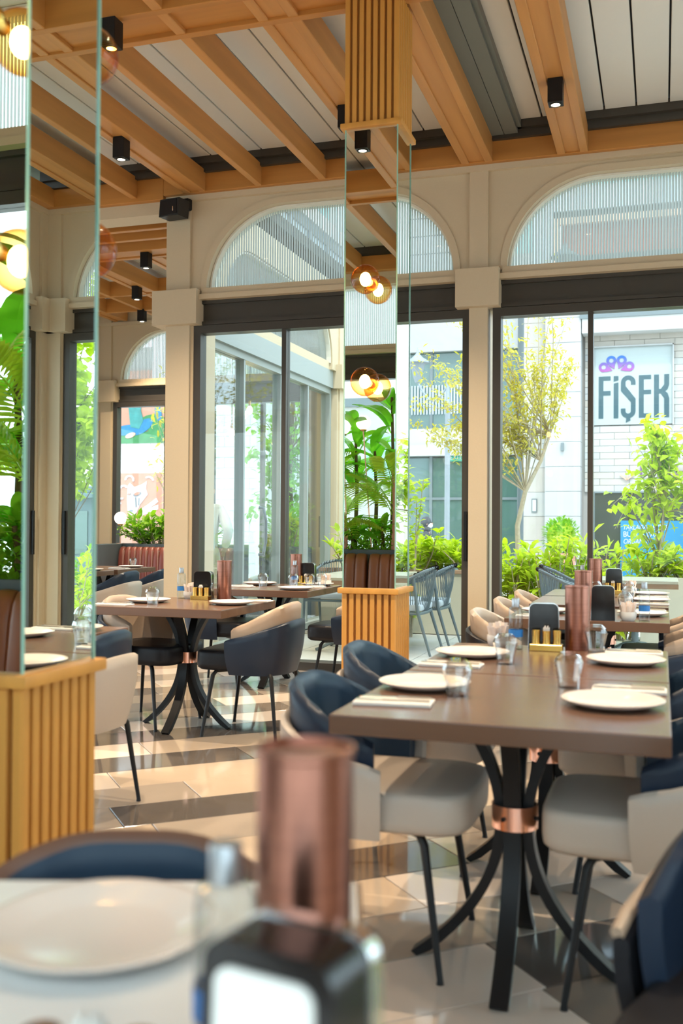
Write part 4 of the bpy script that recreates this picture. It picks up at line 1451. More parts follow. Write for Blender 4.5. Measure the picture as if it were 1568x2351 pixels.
for k in range(25):
    f = (k / 24 - .5) * 2
    a = f * 1.25
    top = (-.32 * cos(a) * 1.0 - (0 if abs(f) < .9 else -.0), .29 * sin(a) / sin(1.25) * .92, .835 - .11 * abs(f) ** 2)
    bot = (-.235 * cos(a * .8), .25 * sin(a) / sin(1.25), .405)
    cord.tube([bot, ((top[0] + bot[0]) / 2 - .015, (top[1] + bot[1]) / 2, .62), top], .0045, 5)
cord.build('cords', MT['metalchair'], oc, True)
wr = MB()
for k in range(-9, 10):
    a = k / 9 * 1.0
    p = Vector((-.325 * cos(a), .30 * sin(a), .838 - .07 * (k / 9) ** 2))
    wr.add([(p.x + .022 * cos(q), p.y + .005, p.z + .022 * sin(q)) for q in [i * pi / 4 for i in range(8)]] + [(p.x + .012 * cos(q), p.y - .005, p.z + .012 * sin(q)) for q in [i * pi / 4 for i in range(8)]],
           [(i, (i + 1) % 8, 8 + (i + 1) % 8, 8 + i) for i in range(8)])
wr.build('cord_wrapping', MT['black'], oc)
for i, (x, y, rz, lab) in enumerate([(-2.42, 9.62, 180, 'grey cord armchair on the terrace, nearest behind the slatted column'),
                                     (-2.36, 10.25, 180, 'grey cord armchair on the terrace, second behind the first'),
                                     (-.86, 10.45, 20, 'grey cord armchair rim peeking left of the copper canisters'),
                                     (-.80, 9.7, 10, 'grey cord armchair hidden behind the last window table'),
                                     (-3.55, 10.9, -90, 'grey cord armchair at the terrace planter near the glass wing')]):
    put(oc, i > 0, (x, y, -.008), radians(rz), lab)
ot = thing('terrace_table', (0, 0, 0), 0, 'x', 'table', 'pale slatted terrace tables')
for k in range(6):
    MB().bbox(-.40, .40, -.40 + k * .135, -.40 + k * .135 + .125, .705, .735, .003, 1).build('board', MT['palewood'], ot)
MB().box(-.40, .40, -.40, -.385, .66, .705).box(-.40, .40, .385, .40, .66, .705).box(-.40, -.385, -.385, .385, .66, .705).box(.385, .40, -.385, .385, .66, .705).build('apron', MT['teak'], ot)
MB().tube([(0, 0, .04), (0, 0, .70)], .035, 12).build('post', MT['metalchair'], ot, True)
for k in range(4):
    a = k * pi / 2 + pi / 4
    lg = MB().tube([(.02, 0, .10), (.14, 0, .085), (.30, 0, .02), (.33, 0, .012)], [.022, .02, .016, .018], 8).build('leg', MT['metalchair'], ot, True)
    lg.rotation_euler = (0, 0, a)
for i, (x, y, lab) in enumerate([(-3.02, 9.62, 'pale terrace table behind the slatted column'), (-2.98, 10.45, 'pale terrace table farther, beside the second armchair'), (-.25, 10.3, 'pale terrace table outside the hedge window')]):
    put(ot, i > 0, (x, y, -.008), 0, lab)

# ================================================================ STREET
def lamp_post(x, y, h, m, arms, label, arm=.62):
    t = thing('street_lamp', (x, y, -.36), 0, label, 'street lamp')
    MB().lathe([(.0001, 0), (.20, 0), (.20, .25), (.15, .32), (.16, .75), (.11, .95), (.085, 1.05), (.10, 1.12), (.075, 1.2), (.055, 1.3), (.052, h - .5), (.07, h - .48), (.07, h - .42), (.045, h - .38), (.04, h), (.0001, h + .05)], 14).build('post', m, t, True, 35)
    for s in arms:
        pts = []
        for k in range(13):
            q = pi * (1 + k / 12)
            pts.append((s * (arm / 2 - arm / 2 * cos(q) * -1 * -1), 0, h + .05 + .30 * sin(q)))
        pts = [(s * arm * k / 12, 0, h - .05 - .34 * sin(pi * k / 12) + .10 * k / 12) for k in range(13)]
        MB().tube(pts, .022, 8).build('arm', m, t, True)
        c = (s * arm, 0, h + .03)
        lt = MB().lathe([(.05, 0), (.06, .02), (.15, .36), (.16, .38), (.24, .40), (.22, .44), (.12, .50), (.06, .56), (.03, .60), (.012, .70), (.0001, .72)], 12, c).build('lantern', m, t, True, 35)
        gb = MB().lathe([(.055, .03), (.145, .36)], 12, c)
        MB().lathe([(.0001, .04), (.050, .05), (.118, .35), (.0001, .352)], 12, (c[0], c[1], c[2])).build('lantern_glass', MT['globe'] if False else MT['signpanel'], lt, True)


lamp_post(-4.08, 19.7, 4.45, MT['lampgrey'], [-1], 'grey street lamp post with curled arm and lantern behind the yellow tree')
lamp_post(-2.27, 17.0, 5.65, MT['lampdark'], [1, -1], 'dark street lamp post beside the stone wall, lantern showing in the arch', .72)
# terracotta pots with boxwood
def pot(x, y, z, r, h, label, seed, br, n=420):
    t = thing('potted_boxwood', (x, y, z), 0, label, 'potted plant')
    MB().lathe([(.0001, 0), (r * .75, 0), (r * .95, h * .86), (r * 1.02, h * .87), (r * 1.02, h), (r * .88, h), (r * .86, h * .9), (.0001, h * .9)], 24).build('pot', MT['terracotta'], t, True, 40)
    m = MB()
    rg = random.Random(seed)
    for k in range(n):
        d = rdir(rg, -.8, 1)
        p = Vector((0, 0, h + br * .95)) + d * br * rg.uniform(.7, 1.02)
        leaf(m, p, d + rdir(rg) * .6, (0, 0, 1), .11, .05, .2, .1)
    m.raw('foliage', MT['l_green'], t)
    m2 = MB().ball((0, 0, h + br * .95), br * .8, 14, 10)
    m2.build('inner_foliage', MT['l_hedge'], t, True)


pot(-2.25, 24.0, -.1, .36, .72, 'round boxwood in a terracotta pot before the stone wall', 5, .42, 700)
pot(-5.35, 14.1, -.36, .42, 1.15, 'large terracotta pot with shrub seen through the glass doors', 6, .35)

# ---- building opposite, with the shop sign
B = thing('shop_building', (0, 26, 0), 0, 'pale stone building carrying the FİŞEK sign panel above a dark shop window', 'building')
def bpart(name, boxes, m, z=None):
    q = MB()
    for b in boxes: q.box(*b)
    return q.build(name, m, B)


# recessed bay: backing wall, with courses of stone in front
bpart('wall', [(-1.90, 3.2, .06, .8, -.36, 6.05)], MT['joint'])
bpart('portal_lintel', [(-1.95, 3.4, -.55, .8, 6.58, 7.4)], MT['stone3'])
bpart('portal_soffit', [(-1.95, 3.4, -.55, .06, 6.40, 6.58)], MT['facmetal'])
bpart('portal_ceiling_board', [(-1.90, 3.3, -.50, .06, 6.05, 6.40)], MT['white'])
blk = []
rg = random.Random(4)
stm = [MT['stone'], MT['stone2'], MT['stone3']]
bshare = {}
def block(x0, x1, z0, z1, mi, y=0.0, d=.07):
    key = (round(x1 - x0, 2), round(z1 - z0, 2), mi, d)
    if key not in bshare:
        bshare[key] = MB().bbox(0, x1 - x0 - .008, 0, d, 0, z1 - z0 - .008, .002, 1).build('stone_block', stm[mi], B, loc=(x0 + .004, y + rg.uniform(-.006, .006), z0 + .004))
    else:
        piece(bshare[key], (x0 + .004, y + rg.uniform(-.006, .006), z0 + .004), B)
z, row = 2.12, 0
nb = 0
while z < 6.0:
    hgt = .165
    xx = -1.86 - (.35 if row % 2 else 0)
    while xx < 1.3:
        w_ = .72
        a, b = max(xx, -1.86), min(xx + w_, 1.3)
        if b - a > .1:
            zc = z + hgt / 2
            if 3.79 < zc < 5.76:
                if a < -1.64:
                    block(a, min(b, -1.635), z, z + hgt, rg.choice([0, 0, 1, 2])); nb += 1
                if b > .25:
                    block(max(a, .255), b, z, z + hgt, rg.choice([0, 0, 1, 2])); nb += 1
            else:
                block(a, b, z, z + hgt, rg.choice([0, 0, 1, 2]) if z < 5.5 else 1); nb += 1
        xx += w_
    z += hgt
    row += 1
# pilaster and wall slabs
z = -.36
row = 0
while z < 7.2:
    hh = .62
    block(-2.80, -1.92, z, z + hh, 2, -.50, .5)
    block(-3.46, -2.805, z, z + hh, rg.choice([0, 1]), -.02, .08)
    z += hh
    row += 1
bpart('back_wall', [(-3.46, -1.90, .07, .8, -.36, 7.3)], MT['joint'])
# shop window and poster
bpart('shop_window', [(-1.62, 3.2, -.0, .055, -.3, 2.10)], MT['shopdark'])
bpart('shop_window_frame', [(-1.66, 3.2, -.03, .06, 2.09, 2.13), (-1.66, -1.61, -.03, .06, -.36, 2.09)], MT['facmetal'])
bpart('wall_light', [(-2.40, -2.33, -.58, -.50, 3.13, 3.33)], MT['facmetal'])
bpart('lit_panel', [(-3.18, -3.04, -.05, -.02, 1.6, 1.95)], MT['facmetal'])
bpart('lit_panel_face', [(-3.155, -3.065, -.06, -.05, 1.63, 1.92)], MT['white'])
# glazed part to the left
G = thing('glazed_facade', (0, 27, 0), 0, 'green glass shopfront with stone band between two storeys, left of the stone wall', 'building')
def gpart(name, boxes, m):
    q = MB()
    for b in boxes: q.box(*b)
    return q.build(name, m, G)
for k in range(4):
    x0 = -8.55 + k * 1.27
    gpart('lower_pane', [(x0, x0 + 1.23, 0, .05, -.36, 3.1)], MT['facglass'])
    gpart('upper_pane', [(x0, x0 + 1.23, 0, .05, 3.9, 6.0)], MT['facglass'])
for k in range(5):
    x0 = -8.59 + k * 1.27
    gpart('mullion', [(x0 - .03, x0 + .05, -.05, .05, -.36, 6.0)], MT['facmetal'])
gpart('transom', [(-8.6, -3.46, -.04, .05, 1.95, 2.02)], MT['facmetal'])
gpart('stone_band', [(-8.6, -3.46, -.25, .1, 3.15, 3.45), (-8.6, -3.46, -.12, .1, 3.45, 3.9)], MT['stone'])
gpart('upper_band', [(-8.6, -3.46, -.2, .1, 6.0, 7.15)], MT['stone3'])
gpart('backing', [(-8.6, -3.46, .1, .6, -.36, 7.15)], MT['joint'])
for k in range(26):
    x0 = -6.6 + k * .085
    gpart('fin', [(x0, x0 + .035, -.06, -.02, 4.3, 5.1)], MT['bluegrey'])
gpart('stone_pier', [(-8.0, -6.8, -.3, .05, -.36, 6.0)], MT['stone'])
ex = gpart('exit_sign', [(-5.55, -5.13, -.12, -.06, 3.0, 3.24)], MT['exitgreen'])


def words(txt, loc, size, m, parent, name, rot=(pi / 2, 0, 0), ext=.004, sx=1.0, shear=0.0):
    c = bpy.data.curves.new(name, 'FONT')
    c.body = txt
    c.size = size
    c.extrude = ext
    c.shear = shear
    c.materials.append(m)
    tmp = bpy.data.objects.new('tmp_text', c)
    me = bpy.data.meshes.new_from_object(tmp)
    bpy.data.objects.remove(tmp)
    bpy.data.curves.remove(c)
    me.name = name
    o = bpy.data.objects.new(name, me)
    COL.objects.link(o)
    o.location = loc
    o.rotation_euler = rot
    o.scale = (sx, 1, 1)
    o.parent = parent
    return o


words('EXIT', (-5.51, -.125, 3.05), .17, MT['white'], ex, 'lettering')
# upper storeys opposite
U = thing('upper_storey_block', (0, 27.2, 0), 0, 'upper storeys with peach framed red balcony above the stone building', 'building')
def upart(name, boxes, m):
    q = MB()
    for b in boxes: q.box(*b)
    return q.build(name, m, U)
upart('balcony_wall', [(-2.6, 4, .2, .4, 8.5, 9.4)], MT['reddish'])
upart('dark_glazing', [(-2.6, 4, .2, .4, 7.3, 8.5)], MT['shopdark'])
upart('peach_frame', [(-2.75, 4, -.1, .05, 9.28, 9.45), (-2.75, -2.6, -.1, .05, 7.3, 9.28), (.55, .75, -.1, .05, 7.3, 9.28)], MT['peach'])
upart('parapet', [(-2.75, 4, -.15, .05, 9.62, 10.25)], MT['bluegrey'])
upart('shadow_gap', [(-2.75, 4, -.05, .3, 9.45, 9.62)], MT['darkgap'])
upart('balcony_floor', [(-2.75, 4, -.1, 1.2, 7.2, 7.4)], MT['stone3'])
upart('upper_glazing', [(-2.75, 4, .0, .1, 10.25, 13.0)], MT['tealglass'])
for k in range(9):
    x0 = -2.75 + k * .8
    upart('upper_mullion', [(x0, x0 + .09, -.04, .0, 10.25, 13.0)], MT['bluegrey'])
upart('corner_cladding', [(-3.3, -2.75, -.1, .1, 7.3, 13)], MT['bluegrey'])
upart('teal_window', [(-4.4, -3.3, 0, .1, 8.6, 13)], MT['tealglass'])
upart('stone_cladding', [(-4.4, -3.3, -.05, .1, 7.2, 8.6)], MT['stone'])
for j in range(11):
    for i in range(5):
        upart('clad_tile', [(-6.9 + i * .5, -6.42 + i * .5, -.05, .02, 7.3 + j * .5, 7.77 + j * .5)], MT['stone3'])
upart('wall', [(-8.7, -4.4, .02, .3, 7.2, 13.5)], MT['bluegrey'])
upart('window', [(-5.3, -4.6, -.09, -.04, 8.9, 9.9)], MT['tealglass'])
upart('window_band', [(-5.6, -4.5, -.09, -.04, 7.5, 8.2)], MT['shopdark'])

# sign panel with emblem
sg = thing('shop_sign', (-1.63, 25.98, 3.80), 0, 'grey sign panel reading FİŞEK in tall dark letters under a blue ring emblem', 'sign')
MB().box(0, 1.875, .0, .03, 0, 1.94).build('panel', MT['signpanel'], sg)
MB().box(-.03, 0, -.08, .03, -.03, 1.97).box(1.875, 1.905, -.08, .03, -.03, 1.97).box(-.03, 1.905, -.08, .03, 1.94, 1.97).build('frame', MT['stone3'], sg)
def glyph(polys, name='letter', m='signtext'):
    q = MB()
    for i, p in enumerate(polys): q.prism(p, lambda a, b, d: (a, d, b), -.008 - .0012 * i, 0.002)
    return q.build(name, MT[m], sg)
def rect(a, b, c, d): return [(a, c), (b, c), (b, d), (a, d)]
T, B0, w = 1.22, .16, .115
glyph([rect(.11, .225, B0, T), rect(.225, .40, T - .105, T), rect(.225, .40, .74, .85)])
glyph([rect(.475, .59, B0, 1.03), [(.475, 1.03), (.59, 1.06), (.59, 1.03)], [(.475, 1.08), (.59, 1.11), (.59, T), (.475, T)]])
def arc(cx, cz, r0, r1, a0, a1, n=14):
    p = [(cx + r1 * cos(a0 + (a1 - a0) * i / n), cz + r1 * sin(a0 + (a1 - a0) * i / n)) for i in range(n + 1)]
    return p + [(cx + r0 * cos(a1 + (a0 - a1) * i / n), cz + r0 * sin(a1 + (a0 - a1) * i / n)) for i in range(n + 1)]
glyph([arc(.825, T - .17, .065, .175, 0, pi), rect(.65, .76, T - .26, T - .17), rect(.89, 1.0, T - .23, T - .17),
       [(.65, T - .26), (.76, T - .26), (1.0, .64), (1.0, .52), (.89, .56), (.65, .84)],
       rect(.89, 1.0, .335, .56), arc(.825, .335, .065, .175, pi, 2 * pi), rect(.65, .76, .335, .40), [(.78, .17), (.87, .17), (.88, .10), (.77, .05)]])
glyph([rect(1.08, 1.195, B0, T), rect(1.195, 1.37, T - .105, T), rect(1.195, 1.37, .745, .85), rect(1.195, 1.37, B0, B0 + .105)])
glyph([rect(1.44, 1.555, B0, T), rect(1.555, 1.66, .75, .86), rect(1.68, 1.795, .97, T), [(1.68, .97), (1.795, .97), (1.76, .85), (1.64, .75), (1.60, .86)],
       [(1.60, .75), (1.64, .86), (1.76, .75), (1.795, .63), (1.68, .63)], rect(1.68, 1.795, B0, .63)])
# emblem: four rings over a white star burst, blue turning to purple
gm_, N, L, b = nt('emblem_gradient')
g_ = N.new('ShaderNodeTexCoord'); s_ = N.new('ShaderNodeSeparateXYZ'); L.new(g_.outputs['Object'], s_.inputs[0])
rmp = N.new('ShaderNodeValToRGB')
mr = N.new('ShaderNodeMapRange'); mr.inputs[1].default_value = 1.33; mr.inputs[2].default_value = 1.70
L.new(s_.outputs[2], mr.inputs[0]); L.new(mr.outputs[0], rmp.inputs[0])
rmp.color_ramp.elements[0].color = (.36, .07, .30, 1); rmp.color_ramp.elements[1].color = (.02, .14, .47, 1)
L.new(rmp.outputs[0], b.inputs['Base Color'])
MT['emblem'] = gm_
cx_ = .54
em = []
for dx, dz in ((-.31, 1.45), (-.125, 1.61), (.125, 1.61), (.31, 1.45)):
    em.append(arc(cx_ + dx, dz, .055, .122, 0, pi, 12)); em.append(arc(cx_ + dx, dz, .055, .122, pi, 2 * pi, 12))
em += [rect(cx_ - .36, cx_ - .20, 1.335, 1.40), rect(cx_ + .20, cx_ + .36, 1.335, 1.40), [(cx_ - .22, 1.34), (cx_ - .10, 1.36), (cx_ - .18, 1.48), (cx_ - .25, 1.40)], [(cx_ + .22, 1.34), (cx_ + .25, 1.40), (cx_ + .18, 1.48), (cx_ + .10, 1.36)],
       [(cx_ - .05, 1.40), (cx_ - .03, 1.56), (cx_ - .12, 1.50), (cx_ - .17, 1.48)], [(cx_ + .05, 1.40), (cx_ + .17, 1.48), (cx_ + .12, 1.50), (cx_ + .03, 1.56)]]
glyph(em, 'emblem', 'emblem')

ps = thing('window_poster', (-.98, 25.93, .38), 0, 'blue poster with white lettering in the dark shop window behind the sapling', 'poster')
MB().box(0, 1.7, 0, .02, -.5, 1.02).build('sheet', MT['poster'], ps)
words('TARLADAN EVİNE', (.05, -.002, .80), .17, MT['white'], ps, 'lettering', sx=.75, shear=.25)
words('BÜYÜKYALI', (.06, -.002, .62), .19, MT['white'], ps, 'lettering', sx=.88)
words('ORGANİK', (.06, -.002, .45), .17, MT['white'], ps, 'lettering', sx=.78, shear=.25)
MB().prism([(.42 + .17 * cos(i * pi / 10), .14 + .17 * sin(i * pi / 10)) for i in range(20)], lambda a, b, d: (a, d, b), -.004, 0).build('badge', MT['greenbadge'], ps)
aw = thing('arrow_sign', (-.84, 25.97, 2.40), 0, 'thin purple down arrow and letters on the stone wall above the shop window', 'sign')
MB().prism([(.0, .02), (.02, 0), (.02, .36), (0, .36)], lambda a, b, d: (a, d, b), -.03, 0).prism([(-.15, .16), (-.16, .13), (.01, .0), (.01, .03)], lambda a, b, d: (a, d, b), -.03, 0).prism([(.01, .03), (.01, 0), (.18, .13), (.17, .16)], lambda a, b, d: (a, d, b), -.03, 0).build('arrow', MT['peach'], aw)
lt_ = MB()
for k, x0 in enumerate((.33, .58, .74, .90, 1.16, 1.36)):
    lt_.box(x0, x0 + .045, -.03, 0, .06, .36)
lt_.box(1.16, 1.40, -.03, 0, .19, .23)
lt_.build('lettering', MT['purple'], aw)

# office wing running away on the left
O = thing('office_building', (-9, 0, 0), 0, 'pale banded office block receding behind the arch glass', 'building')
def opart(name, boxes, m):
    q = MB()
    for b in boxes: q.box(*b)
    return q.build(name, m, O)
opart('wall', [(-1.3, -.1, 19, 29.8, 4.2, 12)], MT['white'])
opart('dark_fascia', [(-.1, .08, 19, 30, 9.05, 9.35)], MT['facmetal'])
opart('white_fascia', [(-.1, .12, 19, 30, 9.35, 9.75)], MT['white'])
opart('cladding', [(-.1, .02, 19, 30, 8.25, 9.05)], MT['bluegrey'])
opart('glazing', [(-.1, .04, 19, 30, 9.75, 12)], MT['tealglass'])
opart('lower_fascia', [(-.1, .1, 19, 30, 7.95, 8.12)], MT['facmetal'])
opart('balcony_band', [(-.1, .15, 19, 30, 7.30, 7.95)], MT['white'])
opart('ribbon_window', [(-.1, .05, 19, 30, 6.6, 7.2)], MT['facmetal'])
for k in range(8):
    opart('pier', [(-.1, .1, 19.0 + k * 1.5, 19.12 + k * 1.5, 8.12, 9.05)], MT['lampgrey'])

for k in range(4):
    opart('column', [(-.4, -.1, 19.1 + k * 3.5, 19.4 + k * 3.5, -.36, 4.2)], MT['white'])
# mural wall beyond the alcove
V = thing('mural_wall', (0, 30, 0), 0, 'white block wall with two painted pink mural panels beyond the alcove window', 'wall')
q = MB().box(-24, -6.9, .1, .6, -.36, 7.2).build('wall', MT['joint'], V)
rg = random.Random(9)
shv = {}
for j in range(34):
    zz = -.36 + j * .345
    for i in range(14):
        x0 = -19.9 + i * .9 + (.45 if j % 2 else 0)
        if 5.6 < zz: continue
        if 'b' not in shv:
            shv['b'] = MB().bbox(0, .892, 0, .1, 0, .337, .003, 1).build('block', MT['white'], V, loc=(x0, 0, zz))
        else:
            piece(shv['b'], (x0, 0, zz), V)
def mural(z0, z1, label, shapes, fm=lambda a, b: (a, b)):
    t = thing('wall_mural', (-17.75, 29.97, z0), 0, label, 'mural')
    MB().box(-.7, 3.0, 0, .04, 0, z1 - z0).build('panel', MT['pinkwall'], t)
    for nm, m, polys in shapes:
        s = MB()
        for i, p in enumerate(polys): s.prism([fm(*c) for c in p], lambda a, b, d: (a, d, b), -.010 - .008 * len(t.children) - .0015 * i, 0)
        s.build(nm, MT[m], t)
def ell(cx, cz, a, b, r=0, n=18):
    return [(cx + a * cos(q) * cos(r) - b * sin(q) * sin(r), cz + a * cos(q) * sin(r) + b * sin(q) * cos(r)) for q in [2 * pi * i / n for i in range(n)]]
mural(3.95, 6.4, 'pink mural panel with a blue-green crouching figure above white blocks', [
    ('painted_ground', 'greenp', [[(-.7, 0), (3, 0), (3, .35), (1.9, .55), (1.0, .30), (-.7, .38)], ell(1.55, .68, .5, .28)]),
    ('painted_leg', 'bluep', [ell(.55, .45, .55, .17, .1), ell(1.15, .55, .45, .20, .5), ell(1.75, 1.0, .12, .28, .2)]),
    ('painted_torso', 'teal', [[(.60, 1.5), (.72, .55), (1.05, .48), (1.20, .75), (1.10, 1.1), (1.15, 1.6), (.9, 1.9)]]),
    ('painted_foot', 'skin', [ell(.72, .27, .2, .08, .3)])])
mural(-.1, 2.95, 'pink mural panel with a pale mask face and ribbons, behind the globe lamp', [
    ('painted_fan', 'whitep', [[(1.1, .7), (2.0, 1.4), (2.1, 1.2), (1.2, .55)], [(1.1, .6), (2.1, 1.05), (2.1, .8), (1.1, .4)]]),
    ('painted_mask', 'whitep', [[(.50, 2.05), (.62, 2.22), (.85, 2.0), (1.2, 2.12), (1.5, 2.3), (1.45, 1.9), (1.55, 1.6), (1.15, 1.05), (.95, .55), (.72, .45), (.52, .7), (.48, 1.3)]]),
    ('painted_ribbon', 'whitep', [arc(.3, 1.9, .13, .22, .4, 2.9), arc(.6, 2.4, .16, .25, -.4, 3.2), arc(1.6, 2.3, .2, .28, .2, 2.2), arc(.2, 1.25, .1, .18, 1, 4.5)]),
    ('painted_eye', 'greyp', [ell(.60, 1.62, .10, .06, .2), ell(1.02, 1.62, .22, .11, .35)]),
    ('painted_eye_hollow', 'pinkwall', [ell(.60, 1.62, .07, .04, .2), ell(1.02, 1.64, .16, .075, .35)]),
    ('painted_mouth', 'greyp', [ell(.70, .72, .09, .06), [(.92, 1.45), (.96, 1.45), (.99, .95), (.95, .9)], [(1.1, 1.4), (1.14, 1.4), (1.12, 1.0), (1.09, 1.0)]])], lambda a, b: (.95 + (a - .95) * .72, 1.62 + (b - .45) * .62))

# kiosk, terrace wall and fence to the right (reflected in the nearest column)
K = thing('street_kiosk', (8.3, 18, -.36), 0, 'blue-grey panelled kiosk with glazed front, reflected in the nearest column', 'kiosk')
MB().bbox(-.75, .75, -.6, .6, 0, .12, .01, 1).box(-.70, .70, -.55, .55, .12, 2.10).build('cabin', MT['kiosk'], K)
MB().bbox(-.85, .85, -.7, .7, 2.10, 2.2, .02, 2).bbox(-.78, .78, -.63, .63, 2.2, 2.34, .02, 2).build('cornice_roof', MT['kiosk'], K)
for k in (-1, 0, 1):
    MB().box(k * .45 - .17, k * .45 + .17, -.575, -.555, 1.0, 1.85).build('pane', MT['facglass'], K)
    MB().bbox(k * .45 - .18, k * .45 + .18, -.58, -.555, .25, .85, .01, 1).build('panel', MT['kiosk'], K)
sg2 = thing('service_booth', (9.75, 18.6, -.36), 0, 'lower glazed booth beside the kiosk, reflected in the nearest column', 'kiosk')
MB().bbox(-.5, .5, -.5, .5, 0, 1.75, .02, 1).build('cabin', MT['kiosk'], sg2)
MB().box(-.38, .38, -.53, -.49, .85, 1.6).build('pane', MT['facglass'], sg2)
rw = thing('retaining_wall', (9, 23, -.36), 0, 'sandy stone retaining wall topped by a railing, reflected behind the kiosk', 'wall')
MB().box(-8, 9, 0, .6, 0, 3.3).build('masonry', MT['stone2'], rw)
MB().bbox(-8, 9, -.08, .65, 3.3, 3.42, .02, 1).build('coping', MT['stone'], rw)
rr_ = None
for k in range(60):
    if rr_ is None: rr_ = MB().box(-.02, .02, .2, .24, 3.42, 4.6).build('railing_bar', MT['white'], rw, loc=(-7.8, 0, 0))
    else: piece(rr_, (-7.8 + k * .28, 0, 0), rw)
MB().box(-8, 9, .19, .25, 4.6, 4.66).box(-8, 9, .19, .25, 3.55, 3.6).build('rail', MT['white'], rw)
# block behind the viewer, seen faintly through the arch in the mirror
bb = thing('rear_building', (-6, -34, -.36), 0, 'pale building across the way behind the viewer, seen in the mirror', 'building')
MB().box(-14, 14, -2, 0, 0, 7.5).build('wall', MT['stone'], bb)
MB().box(-14, 14, 0, .15, 7.1, 7.5).build('cornice', MT['facmetal'], bb)
for k in range(9):
    MB().box(-13 + k * 3, -11.4 + k * 3, 0, .05, 3.8, 5.8).build('window', MT['tealglass'], bb)


# ================================================================ PEOPLE
def skin_mesh(name, joints, edges, m, parent, sub=2):
    """joints: name -> ((x, y, z), radius); a single continuous skinned surface"""
    ks = list(joints)
    me = bpy.data.meshes.new(name)
    me.from_pydata([joints[k][0] for k in ks], [(ks.index(a), ks.index(b)) for a, b in edges], [])
    o = bpy.data.objects.new(name, me)
    COL.objects.link(o)
    o.parent = parent
    me.materials.append(m)
    md = o.modifiers.new('skin', 'SKIN')
    for i, k in enumerate(ks):
        r = joints[k][1]
        sv = me.skin_vertices[0].data[i]
        sv.radius = r if hasattr(r, '__len__') else (r, r)
        sv.use_root = (i == 0)
    md.use_smooth_shade = True
    s = o.modifiers.new('sub', 'SUBSURF')
    s.levels = s.render_levels = sub
    return o


